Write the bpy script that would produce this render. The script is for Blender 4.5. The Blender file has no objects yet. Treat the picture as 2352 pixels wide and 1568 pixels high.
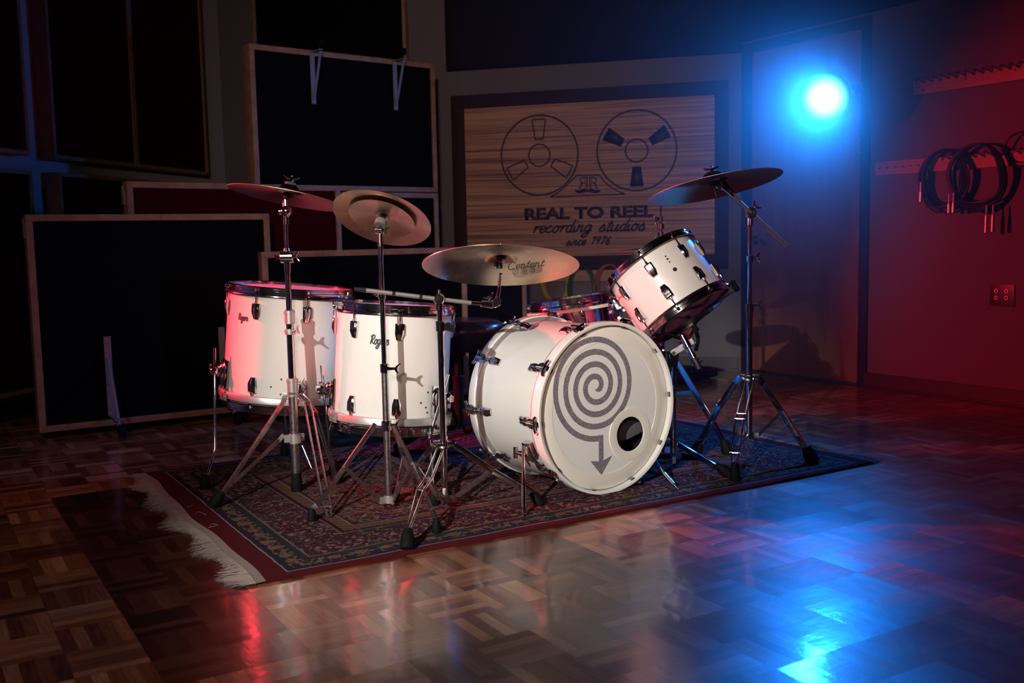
import bpy, bmesh, math, random
from mathutils import Vector, Matrix
PI = math.pi
S = bpy.context.scene
COL = S.collection
# ------------------------------------------------------------------ camera
CH = 0.88
FPX = 2321.26
PITCH, ROLL = 0.1014, 0.0206
FW = Vector((0, math.cos(PITCH), -math.sin(PITCH)))
_rt = Vector((1, 0, 0)); _dn = FW.cross(_rt)
RT = _rt * math.cos(ROLL) + _dn * math.sin(ROLL)
DN = _dn * math.cos(ROLL) - _rt * math.sin(ROLL)
CAMLOC = Vector((0, 0, CH))
cd = bpy.data.cameras.new('camera')
cam = bpy.data.objects.new('camera', cd); COL.objects.link(cam)
M = Matrix(((RT.x, -DN.x, -FW.x, 0), (RT.y, -DN.y, -FW.y, 0), (RT.z, -DN.z, -FW.z, CH), (0, 0, 0, 1)))
cam.matrix_world = M
cd.sensor_width = 36; cd.lens = 36 * FPX / 2352
cd.clip_start = 0.05; cd.clip_end = 60
cd.dof.use_dof = True; cd.dof.focus_distance = 3.45; cd.dof.aperture_fstop = 4.0
S.camera = cam
# ------------------------------------------------------------------ world, exposure, lights
S.view_settings.view_transform = 'Standard'
S.view_settings.look = 'None'
S.view_settings.exposure = 0.0
S.view_settings.gamma = 1.0
S.view_settings.use_curve_mapping = False
S.cycles.use_denoising = True
S.cycles.max_bounces = 8
S.cycles.glossy_bounces = 4
S.cycles.diffuse_bounces = 3
S.cycles.volume_bounces = 0
S.cycles.sample_clamp_indirect = 4
S.cycles.caustics_reflective = False
S.cycles.caustics_refractive = False
w = bpy.data.worlds.new('world'); S.world = w; w.use_nodes = True
w.node_tree.nodes['Background'].inputs[0].default_value = (0.30, 0.24, 0.30, 1)
w.node_tree.nodes['Background'].inputs[1].default_value = 0.022


def ray(px, py):
    return (px - 1176) * RT + (py - 784) * DN + FPX * FW


def P(px, py, Y):
    v = ray(px, py)
    return CAMLOC + v * (Y / v.y)


def F(px, py, z=0.0):
    v = ray(px, py)
    return CAMLOC + v * ((z - CH) / v.z)


def spot(name, loc, tgt, energy, color, size, blend, radius):
    l = bpy.data.lights.new(name, 'SPOT'); o = bpy.data.objects.new(name, l); COL.objects.link(o)
    l.energy = energy; l.color = color; l.spot_size = math.radians(size); l.spot_blend = blend
    l.shadow_soft_size = radius
    o.location = loc
    o.rotation_euler = (Vector(tgt) - Vector(loc)).to_track_quat('-Z', 'Y').to_euler()
    return o


LAMP = P(1893, 226, 5.35)
KEY = Vector((-1.9, -1.7, 2.3)); KEYAIM = Vector((-0.15, 3.35, 0.32))
spot('key_spot', KEY, KEYAIM, 1280, (1.0, 0.955, 0.90), 21.5, 0.8, 0.018)
spot('wash_fill_spot', (-0.2, -0.9, 1.9), (0.05, 6.4, 1.45), 430, (1.0, 0.68, 0.58), 44, 0.95, 0.15)  # added warm fill for the sign wall and gobos, no fixture behind it
spot('floor_fill_spot', (-1.7, 0.1, 3.0), (-1.55, 2.6, 0.0), 95, (1.0, 0.80, 0.70), 75, 0.9, 0.15)  # added soft fill that lifts the dim floor at the left
RED = Vector((-2.5, 3.85, 1.30))
REDAIM = Vector((1.3, 3.85, 0.50))
spot('red_spot', RED + (REDAIM - RED).normalized() * 0.02, REDAIM, 520, (1.0, 0.025, 0.05), 52, 0.5, 0.05)
spot('blue_spot', LAMP + Vector((-0.015, -0.03, -0.01)), (-1.0, 3.4, 0.5), 70, (0.01, 0.22, 1.0), 140, 0.35, 0.09)
spot('blue_spot', LAMP + Vector((-0.015, -0.035, -0.01)), (-0.45, 3.1, 0.4), 170, (0.01, 0.22, 1.0), 84, 0.45, 0.09)

# ------------------------------------------------------------------ materials


def nodes(m):
    m.use_nodes = True
    return m.node_tree.nodes, m.node_tree.links


class NB:
    """tiny node helper"""
    def __init__(s, name):
        s.m = bpy.data.materials.new(name)
        s.n, s.l = nodes(s.m)
        s.b = s.n['Principled BSDF']

    def node(s, t, **kw):
        n = s.n.new(t)
        for k, v in kw.items():
            setattr(n, k, v)
        return n

    def put(s, sock, v):
        if hasattr(v, 'links') or isinstance(v, bpy.types.NodeSocket):
            s.l.new(v, sock)
        else:
            sock.default_value = v

    def math(s, op, a, b=0.0, c=0.0, clamp=False):
        n = s.node('ShaderNodeMath', operation=op, use_clamp=clamp)
        s.put(n.inputs[0], a); s.put(n.inputs[1], b); s.put(n.inputs[2], c)
        return n.outputs[0]

    def mix(s, f, a, b, mode='MIX'):
        n = s.node('ShaderNodeMix', data_type='RGBA', blend_type=mode)
        s.put(n.inputs[0], f)
        for i, v in ((6, a), (7, b)):
            if isinstance(v, tuple): n.inputs[i].default_value = (*v[:3], 1)
            else: s.l.new(v, n.inputs[i])
        return n.outputs[2]

    def noise(s, scale, detail=3, rough=0.5, vec=None, w=None):
        n = s.node('ShaderNodeTexNoise')
        n.inputs['Scale'].default_value = scale; n.inputs['Detail'].default_value = detail
        n.inputs['Roughness'].default_value = rough
        if vec is not None: s.l.new(vec, n.inputs['Vector'])
        return n.outputs['Fac']

    def coord(s, which='Object'):
        return s.node('ShaderNodeTexCoord').outputs[which]

    def mapping(s, vec, scale=(1, 1, 1), rot=(0, 0, 0), loc=(0, 0, 0)):
        n = s.node('ShaderNodeMapping')
        s.l.new(vec, n.inputs[0]); n.inputs['Scale'].default_value = scale
        n.inputs['Rotation'].default_value = rot; n.inputs['Location'].default_value = loc
        return n.outputs[0]

    def ramp(s, fac, stops, interp='LINEAR'):
        n = s.node('ShaderNodeValToRGB'); s.l.new(fac, n.inputs[0])
        cr = n.color_ramp; cr.interpolation = interp
        while len(cr.elements) < len(stops): cr.elements.new(0.5)
        for e, (p, c) in zip(cr.elements, stops):
            e.position = p; e.color = (*c, 1)
        return n.outputs[0]

    def bump(s, h, strength=0.2, dist=0.01):
        n = s.node('ShaderNodeBump'); s.l.new(h, n.inputs['Height'])
        n.inputs['Strength'].default_value = strength; n.inputs['Distance'].default_value = dist
        s.l.new(n.outputs[0], s.b.inputs['Normal'])

    def set(s, **kw):
        for k, v in kw.items():
            k = k.replace('_', ' ')
            if isinstance(v, tuple): s.b.inputs[k].default_value = (*v, 1)
            else: s.put(s.b.inputs[k], v)
        return s


def simple(name, col, rough=0.5, metal=0.0, var=0.0, vscale=20, coat=0.0, bump=0.0, bscale=200, coatr=0.1, spec=0.5):
    b = NB(name)
    c = b.coord()
    if var > 0:
        f = b.noise(vscale, 4, 0.6, c)
        cc = b.mix(f, tuple(x * (1 - var) for x in col), tuple(min(1, x * (1 + var)) for x in col))
        b.l.new(cc, b.b.inputs['Base Color'])
    else:
        b.set(Base_Color=col)
    b.set(Roughness=rough, Metallic=metal)
    b.b.inputs['Specular IOR Level'].default_value = spec
    if coat: b.set(Coat_Weight=coat, Coat_Roughness=coatr)
    if bump: b.bump(b.noise(bscale, 3, 0.6, c), bump, 0.002)
    return b.m


def chrome(name, col=(0.74, 0.73, 0.74), r0=0.06, r1=0.28):
    b = NB(name); c = b.coord()
    f = b.noise(60, 5, 0.7, c)
    b.set(Metallic=1.0)
    b.l.new(b.math('MULTIPLY_ADD', f, r1 - r0, r0), b.b.inputs['Roughness'])
    f2 = b.noise(220, 3, 0.7, c)
    b.l.new(b.mix(b.math('MULTIPLY', f2, 0.5), col, tuple(x * 0.6 for x in col)), b.b.inputs['Base Color'])
    return b.m


MT = {}
MT['chrome'] = chrome('chrome', (0.74, 0.73, 0.74), 0.04, 0.17)
MT['old_chrome'] = chrome('worn_chrome', (0.62, 0.60, 0.58), 0.16, 0.42)
MT['satin'] = simple('satin_aluminium', (0.50, 0.49, 0.47), 0.42, 0.75, 0.12, 40)
MT['white'] = simple('ivory_drum_wrap', (0.80, 0.78, 0.73), 0.30, 0, 0.03, 5, 0.5, coatr=0.12)
MT['white_hoop'] = simple('white_lacquered_hoop', (0.82, 0.80, 0.75), 0.25, 0, 0.04, 9, 0.5)
MT['head'] = simple('white_drum_head', (0.80, 0.79, 0.75), 0.42, 0, 0.03, 3, 0.25)
MT['head_ring'] = simple('white_port_ring', (0.84, 0.80, 0.70), 0.35, 0, 0.02, 3, 0.3)
MT['coated'] = simple('coated_drum_head', (0.66, 0.64, 0.64), 0.6, 0, 0.08, 15)
MT['clear_head'] = simple('dark_clear_head', (0.10, 0.07, 0.08), 0.12, 0, 0.2, 12, 1.0)
MT['black'] = simple('black_paint', (0.012, 0.012, 0.014), 0.4, 0, 0.2, 30)
MT['rubber'] = simple('black_rubber', (0.0045, 0.0045, 0.005), 0.7, 0, 0.2, 60, spec=0.15)
MT['leather'] = simple('black_vinyl', (0.012, 0.011, 0.016), 0.25, 0, 0.2, 60, 0.3, 0.15, 160)
MT['felt'] = simple('grey_felt', (0.13, 0.12, 0.10), 0.95, 0, 0.5, 400, 0, 0.8, 500)
MT['ink'] = simple('black_ink', (0.012, 0.010, 0.012), 0.5, 0, 0.1, 30)
MT['sign_ink'] = simple('burnt_dark_lettering', (0.028, 0.014, 0.016), 0.6, 0, 0.2, 30)
MT['grey_fabric'] = simple('black_acoustic_cloth', (0.0050, 0.0050, 0.0075), 0.95, 0, 0.3, 300, 0, 0.3, 700, spec=0.0)
MT['red_fabric'] = simple('burgundy_acoustic_cloth', (0.040, 0.0035, 0.006), 0.95, 0, 0.25, 300, 0, 0.3, 700, spec=0.0)
MT['steel'] = simple('grey_steel_bracket', (0.22, 0.22, 0.24), 0.5, 0.2, 0.15, 40)
MT['wire'] = simple('black_wire', (0.006, 0.006, 0.010), 0.5)
MT['yellow'] = simple('yellow_cable_jacket', (0.40, 0.29, 0.02), 0.5, 0, 0.2, 40)
MT['green'] = simple('green_cable_jacket', (0.006, 0.075, 0.050), 0.5, 0, 0.2, 40)
MT['orange'] = simple('orange_cable_jacket', (0.32, 0.075, 0.02), 0.5, 0, 0.2, 40)
MT['cable'] = simple('black_cable_jacket', (0.010, 0.010, 0.014), 0.45, 0, 0.2, 40)
MT['plug'] = simple('nickel_plug', (0.5, 0.48, 0.48), 0.3, 0.9)
MT['paper'] = simple('white_paper', (0.75, 0.74, 0.7), 0.7)
MT['tape'] = simple('cream_tape', (0.70, 0.60, 0.42), 0.6)
MT['grey_wall'] = simple('grey_wall_paint', (0.115, 0.105, 0.12), 0.75, 0, 0.06, 3, 0, 0.15, 90)
MT['blue_wall'] = simple('pale_wall_paint', (0.42, 0.41, 0.42), 0.75, 0, 0.05, 3, 0, 0.15, 90)
MT['ceiling'] = simple('black_ceiling_paint', (0.010, 0.010, 0.013), 0.9, 0, 0.1, 3)
MT['dark_trim'] = simple('dark_brown_trim', (0.026, 0.012, 0.012), 0.6, 0, 0.2, 20, spec=0.15)
MT['soffit'] = simple('dark_soffit_paint', (0.009, 0.009, 0.013), 0.8, 0, 0.1, 5, spec=0.1)
MT['sparkle_pad'] = simple('speckled_grey_pad', (0.12, 0.115, 0.11), 0.9, 0, 0.7, 300)
MT['fringe'] = simple('cream_cotton_fringe', (0.27, 0.21, 0.19), 0.95, 0, 0.25, 60, spec=0.1)


def wood(name, c0, c1, scale=(1.2, 1.2, 14), rough=0.5, coat=0.0, rot=(0, 0, 0)):
    b = NB(name)
    v = b.mapping(b.coord(), scale, rot)
    f = b.noise(3.0, 8, 0.65, v)
    b.l.new(b.ramp(f, [(0.3, c0), (0.7, c1)]), b.b.inputs['Base Color'])
    b.set(Roughness=rough)
    if coat: b.set(Coat_Weight=coat, Coat_Roughness=0.15)
    b.bump(f, 0.1, 0.002)
    return b.m


MT['pine'] = wood('pine_frame_wood', (0.20, 0.105, 0.05), (0.36, 0.21, 0.12), (6, 6, 6))
MT['pine_rail'] = wood('pine_rail_board', (0.26, 0.12, 0.07), (0.42, 0.24, 0.15), (3, 3, 30))
MT['door'] = wood('red_brown_door_veneer', (0.17, 0.055, 0.028), (0.27, 0.10, 0.05), (5, 5, 0.7), 0.38, 0.3)
MT['base'] = simple('dark_baseboard', (0.022, 0.010, 0.009), 0.5, 0, 0.2, 20)


def mat_sign():
    b = NB('striped_zebra_wood')
    v = b.mapping(b.coord(), (0.8, 0.8, 85), (0, 0, 0))
    warp = b.noise(1.4, 3, 0.5, b.mapping(b.coord(), (1.0, 1.0, 2.5)))
    w = b.node('ShaderNodeVectorMath', operation='ADD')
    cx = b.node('ShaderNodeCombineXYZ'); b.l.new(b.math('MULTIPLY', warp, 1.6), cx.inputs[2])
    b.l.new(v, w.inputs[0]); b.l.new(cx.outputs[0], w.inputs[1])
    f = b.noise(1.15, 5, 0.62, w.outputs[0])
    col = b.ramp(f, [(0.38, (0.12, 0.046, 0.030)), (0.46, (0.28, 0.135, 0.085)), (0.54, (0.42, 0.235, 0.145)), (0.70, (0.50, 0.29, 0.18))])
    b.l.new(col, b.b.inputs['Base Color']); b.set(Roughness=0.5)
    return b.m


MT['sign_wood'] = mat_sign()


def mat_cymbal(name, col, rough=0.30):
    b = NB(name)
    c = b.coord()
    sep = b.node('ShaderNodeSeparateXYZ'); b.l.new(c, sep.inputs[0])
    r = b.math('SQRT', b.math('ADD', b.math('MULTIPLY', sep.outputs[0], sep.outputs[0]), b.math('MULTIPLY', sep.outputs[1], sep.outputs[1])))
    cx = b.node('ShaderNodeCombineXYZ'); b.l.new(b.math('MULTIPLY', r, 420), cx.inputs[0])
    b.l.new(b.math('MULTIPLY', b.noise(4, 2, 0.5, c), 3.0), cx.inputs[1])
    g = b.noise(1.0, 3, 0.6, cx.outputs[0])
    s = b.noise(9, 5, 0.65, c)
    mixc = b.mix(s, tuple(x * 0.62 for x in col), tuple(min(1, x * 1.2) for x in col))
    b.l.new(b.mix(b.math('MULTIPLY', g, 0.35), mixc, tuple(x * 0.45 for x in col)), b.b.inputs['Base Color'])
    b.set(Metallic=1.0)
    b.l.new(b.math('MULTIPLY_ADD', s, 0.16, rough - 0.10), b.b.inputs['Roughness'])
    b.b.inputs['Anisotropic'].default_value = 0.8
    tn = b.node('ShaderNodeTangent', direction_type='RADIAL', axis='Z')
    b.l.new(tn.outputs[0], b.b.inputs['Tangent'])
    b.bump(g, 0.25, 0.0006)
    return b.m


MT['bronze'] = mat_cymbal('lathed_bronze', (0.62, 0.46, 0.27))
MT['bronze_dark'] = mat_cymbal('aged_bronze', (0.46, 0.33, 0.24), 0.36)
MT['bronze_pale'] = mat_cymbal('bright_bronze', (0.78, 0.60, 0.40), 0.28)


def mat_glitter():
    b = NB('holographic_glitter_vinyl')
    v = b.node('ShaderNodeTexVoronoi'); v.inputs['Scale'].default_value = 420
    b.l.new(b.coord(), v.inputs['Vector'])
    hs = b.node('ShaderNodeHueSaturation'); b.l.new(v.outputs['Color'], hs.inputs['Color']); hs.inputs['Saturation'].default_value = 0.6; hs.inputs['Value'].default_value = 1.3
    sx = b.node('ShaderNodeSeparateColor'); b.l.new(v.outputs['Color'], sx.inputs[0])
    k = b.math('POWER', sx.outputs[0], 2.0)
    b.l.new(b.mix(k, (0.27, 0.29, 0.34), hs.outputs[0]), b.b.inputs['Base Color'])
    b.set(Metallic=0.55, Roughness=0.35)
    nm = b.node('ShaderNodeVectorMath', operation='MULTIPLY_ADD')
    b.l.new(v.outputs['Color'], nm.inputs[0]); nm.inputs[1].default_value = (0.7, 0.7, 0.7); nm.inputs[2].default_value = (-0.35, -0.35, -0.35)
    geo = b.node('ShaderNodeNewGeometry')
    ad = b.node('ShaderNodeVectorMath', operation='ADD'); b.l.new(nm.outputs[0], ad.inputs[0]); b.l.new(geo.outputs['Normal'], ad.inputs[1])
    nn = b.node('ShaderNodeVectorMath', operation='NORMALIZE'); b.l.new(ad.outputs[0], nn.inputs[0])
    b.l.new(nn.outputs[0], b.b.inputs['Normal'])
    return b.m


MT['glitter'] = mat_glitter()


def mat_floor():
    # object x = along the boards' u direction, y = v; one block = T/2
    b = NB('mosaic_parquet')
    T = 0.3041; B = T / 2; NF = 5
    sep = b.node('ShaderNodeSeparateXYZ'); b.l.new(b.coord(), sep.inputs[0])
    u, v = sep.outputs[0], sep.outputs[1]
    bu = b.math('FLOOR', b.math('DIVIDE', u, B)); bv = b.math('FLOOR', b.math('DIVIDE', v, B))
    par = b.math('FLOORED_MODULO', b.math('ADD', bu, bv), 2.0)
    fu = b.math('FRACT', b.math('DIVIDE', u, B)); fv = b.math('FRACT', b.math('DIVIDE', v, B))
    ip = b.math('SUBTRACT', 1.0, par)
    across = b.math('ADD', b.math('MULTIPLY', fu, par), b.math('MULTIPLY', fv, ip))
    along = b.math('ADD', b.math('MULTIPLY', fv, par), b.math('MULTIPLY', fu, ip))
    fi = b.math('FLOOR', b.math('MULTIPLY', across, NF))
    cx = b.node('ShaderNodeCombineXYZ'); b.l.new(bu, cx.inputs[0]); b.l.new(bv, cx.inputs[1]); b.l.new(fi, cx.inputs[2])
    wn = b.node('ShaderNodeTexWhiteNoise'); b.l.new(cx.outputs[0], wn.inputs[0])
    cb = b.node('ShaderNodeCombineXYZ'); b.l.new(bu, cb.inputs[0]); b.l.new(bv, cb.inputs[1]); cb.inputs[2].default_value = 7.3
    wb = b.node('ShaderNodeTexWhiteNoise'); b.l.new(cb.outputs[0], wb.inputs[0])
    # grain
    gx = b.node('ShaderNodeCombineXYZ')
    b.l.new(b.math('MULTIPLY_ADD', across, 26.0, b.math('MULTIPLY', wn.outputs[0], 50)), gx.inputs[0])
    b.l.new(b.math('MULTIPLY', along, 2.2), gx.inputs[1]); b.l.new(b.math('MULTIPLY', wb.outputs[0], 90), gx.inputs[2])
    g = b.noise(1.0, 4, 0.6, gx.outputs[0])
    tone = b.math('ADD', b.math('MULTIPLY', wn.outputs[0], 0.62), b.math('MULTIPLY', wb.outputs[0], 0.34))
    tone = b.math('ADD', tone, b.math('MULTIPLY', b.math('SUBTRACT', g, 0.5), 0.75))
    col = b.ramp(tone, [(0.0, (0.045, 0.014, 0.007)), (0.35, (0.140, 0.042, 0.016)), (0.65, (0.255, 0.100, 0.045)), (1.0, (0.46, 0.24, 0.125))])
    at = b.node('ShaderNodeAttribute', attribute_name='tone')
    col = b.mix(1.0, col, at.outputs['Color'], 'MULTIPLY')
    # seams between blocks and strips
    def edge(f, wd):
        return b.math('LESS_THAN', b.math('MINIMUM', f, b.math('SUBTRACT', 1.0, f)), wd)
    sb = b.math('MAXIMUM', edge(fu, 0.006), edge(fv, 0.006))
    ff = b.math('FRACT', b.math('MULTIPLY', across, NF))
    sf = b.math('MULTIPLY', edge(ff, 0.02), 0.45)
    seam = b.math('MAXIMUM', sb, sf)
    col = b.mix(b.math('MULTIPLY', seam, 0.65), col, (0.03, 0.012, 0.007))
    b.l.new(col, b.b.inputs['Base Color'])
    sc = b.noise(5, 4, 0.6, b.coord())
    b.l.new(b.math('MULTIPLY_ADD', sc, 0.22, 0.24), b.b.inputs['Roughness'])
    b.set(Coat_Weight=0.5); b.b.inputs['Specular IOR Level'].default_value = 0.38
    b.l.new(b.math('MULTIPLY_ADD', sc, 0.12, 0.035), b.b.inputs['Coat Roughness'])
    # each block lies at a slightly different angle, plus fine ripple
    hb = b.math('MULTIPLY', b.math('ADD', b.math('MULTIPLY', b.math('SUBTRACT', wn.outputs[0], 0.5), across), b.math('MULTIPLY', b.math('SUBTRACT', wb.outputs[0], 0.5), along)), 0.35)
    h = b.math('ADD', b.math('MULTIPLY', g, 0.25), b.math('MULTIPLY', b.noise(38, 3, 0.6, b.coord()), 0.55))
    h = b.math('ADD', h, hb)
    h = b.math('SUBTRACT', h, b.math('MULTIPLY', sb, 0.7))
    n = b.node('ShaderNodeBump'); b.l.new(h, n.inputs['Height']); n.inputs['Strength'].default_value = 0.28; n.inputs['Distance'].default_value = 0.0016
    tl = b.node('ShaderNodeVectorMath', operation='MULTIPLY_ADD'); b.l.new(wb.outputs['Color'], tl.inputs[0]); tl.inputs[1].default_value = (.040, .040, 0); tl.inputs[2].default_value = (-.020, -.020, 0)
    tf = b.node('ShaderNodeVectorMath', operation='MULTIPLY_ADD'); b.l.new(wn.outputs['Color'], tf.inputs[0]); tf.inputs[1].default_value = (.016, .016, 0); tf.inputs[2].default_value = (-.008, -.008, 0)
    a1_ = b.node('ShaderNodeVectorMath', operation='ADD'); b.l.new(tl.outputs[0], a1_.inputs[0]); b.l.new(tf.outputs[0], a1_.inputs[1])
    a2_ = b.node('ShaderNodeVectorMath', operation='ADD'); b.l.new(a1_.outputs[0], a2_.inputs[0]); b.l.new(n.outputs[0], a2_.inputs[1])
    a3_ = b.node('ShaderNodeVectorMath', operation='NORMALIZE'); b.l.new(a2_.outputs[0], a3_.inputs[0])
    b.l.new(a3_.outputs[0], b.b.inputs['Normal']); b.l.new(a3_.outputs[0], b.b.inputs['Coat Normal'])
    return b.m


MT['floor'] = mat_floor()


def mat_rug(L, W):
    # object x from 0..L (long), y 0..W
    b = NB('persian_rug_pile')
    sep = b.node('ShaderNodeSeparateXYZ'); b.l.new(b.coord(), sep.inputs[0])
    x, y = sep.outputs[0], sep.outputs[1]
    dx = b.math('MINIMUM', x, b.math('SUBTRACT', L, x)); dy = b.math('MINIMUM', y, b.math('SUBTRACT', W, y))
    dx2 = b.math('SUBTRACT', dx, 0.035)
    d = b.math('MINIMUM', dx2, dy)
    px = b.math('PINGPONG', x, 0.15); py = b.math('PINGPONG', y, 0.15)
    cx = b.node('ShaderNodeCombineXYZ'); b.l.new(px, cx.inputs[0]); b.l.new(py, cx.inputs[1])
    big = b.node('ShaderNodeCombineXYZ')
    b.l.new(b.math('PINGPONG', x, L / 2), big.inputs[0]); b.l.new(b.math('PINGPONG', y, W / 2), big.inputs[1])
    def arab(vec, sc, thr, wd):
        f = b.noise(sc, 2.5, 0.55, vec)
        return b.math('LESS_THAN', b.math('ABSOLUTE', b.math('SUBTRACT', f, thr)), wd)
    warp = b.noise(60, 2, 0.5, b.coord())
    vv = b.node('ShaderNodeVectorMath', operation='ADD'); b.l.new(cx.outputs[0], vv.inputs[0])
    cw = b.node('ShaderNodeCombineXYZ'); b.l.new(b.math('MULTIPLY', warp, 0.02), cw.inputs[0]); b.l.new(cw.outputs[0], vv.inputs[1])
    vo = b.node('ShaderNodeTexVoronoi'); vo.inputs['Scale'].default_value = 26; b.l.new(vv.outputs[0], vo.inputs['Vector'])
    vc = b.node('ShaderNodeSeparateColor'); b.l.new(vo.outputs['Color'], vc.inputs[0])
    pal = b.ramp(vc.outputs[0], [(0.0, (0.15, 0.018, 0.022)), (0.28, (0.035, 0.035, 0.09)), (0.48, (0.30, 0.17, 0.12)), (0.66, (0.20, 0.06, 0.025)), (0.82, (0.02, 0.075, 0.06)), (0.92, (0.45, 0.30, 0.10))], 'CONSTANT')
    flower = b.math('LESS_THAN', vo.outputs['Distance'], 0.42)
    vine1 = arab(vv.outputs[0], 24, 0.5, 0.028); vine2 = arab(big.outputs[0], 18, 0.47, 0.020); vine3 = arab(big.outputs[0], 30, 0.52, 0.05)
    # field: red
    field = b.mix(b.math('MULTIPLY', b.math('LESS_THAN', vo.outputs['Distance'], 0.3), 0.9), (0.12, 0.010, 0.014), pal)
    field = b.mix(vine3, field, (0.025, 0.03, 0.08))
    field = b.mix(vine2, field, (0.34, 0.21, 0.15))
    field = b.mix(vine1, field, (0.24, 0.12, 0.08))
    # wide border: cream with dark scrolls
    wide = b.mix(arab(big.outputs[0], 34, 0.50, 0.075), (0.30, 0.19, 0.145), (0.085, 0.010, 0.014))
    wide = b.mix(vine1, wide, (0.03, 0.035, 0.07))
    wide = b.mix(b.math('MULTIPLY', b.math('LESS_THAN', vo.outputs['Distance'], 0.25), 0.8), wide, pal)
    # narrow guard bands
    guard = b.mix(flower, (0.03, 0.025, 0.05), (0.25, 0.12, 0.065))
    guard = b.mix(vine1, guard, (0.26, 0.16, 0.11))
    dots = b.math('LESS_THAN', b.math('PINGPONG', b.math('ADD', x, y), 0.012), 0.004)
    thin = b.mix(dots, (0.10, 0.03, 0.025), (0.36, 0.24, 0.17))
    col = b.mix(0.0, (0.13, 0.012, 0.018), (0, 0, 0))
    def band(col, a, c2):
        wob = b.math('MULTIPLY_ADD', warp, 0.006, a - 0.003)
        return b.mix(b.math('GREATER_THAN', d, wob), col, c2)
    col = band(col, 0.032, (0.40, 0.34, 0.36))
    col = band(col, 0.037, (0.028, 0.026, 0.05))
    col = band(col, 0.055, guard)
    col = band(col, 0.105, (0.022, 0.045, 0.045))
    col = band(col, 0.125, (0.28, 0.17, 0.13))
    col = band(col, 0.131, wide)
    col = band(col, 0.285, (0.28, 0.17, 0.13))
    col = band(col, 0.290, (0.04, 0.014, 0.03))
    col = band(col, 0.305, thin)
    col = band(col, 0.345, (0.30, 0.20, 0.15))
    col = band(col, 0.352, (0.06, 0.02, 0.04))
    col = band(col, 0.362, field)
    pile = b.noise(900, 2, 0.7, b.coord())
    col = b.mix(b.math('MULTIPLY', pile, 0.75), col, (0.02, 0.005, 0.008))
    b.l.new(col, b.b.inputs['Base Color'])
    b.set(Roughness=0.95); b.b.inputs['Specular IOR Level'].default_value = 0.1
    b.bump(pile, 0.8, 0.003)
    return b.m


def emis(name, col, strength):
    b = NB(name)
    b.set(Base_Color=(0.02, 0.02, 0.02), Emission_Color=col, Emission_Strength=strength)
    return b.m


# ------------------------------------------------------------------ mesh helpers
def frame(p, z, x=None):
    z = Vector(z).normalized()
    x = Vector(x) if x is not None else (Vector((0, 0, 1)) if abs(z.z) < 0.9 else Vector((1, 0, 0)))
    y = z.cross(x).normalized(); x = y.cross(z).normalized()
    m = Matrix.Identity(4)
    for i in range(3):
        m[i][0] = x[i]; m[i][1] = y[i]; m[i][2] = z[i]; m[i][3] = p[i]
    return m


def wmat(o):
    m = o.matrix_basis.copy()
    while o.parent is not None:
        o = o.parent; m = o.matrix_basis @ m
    return m


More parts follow.
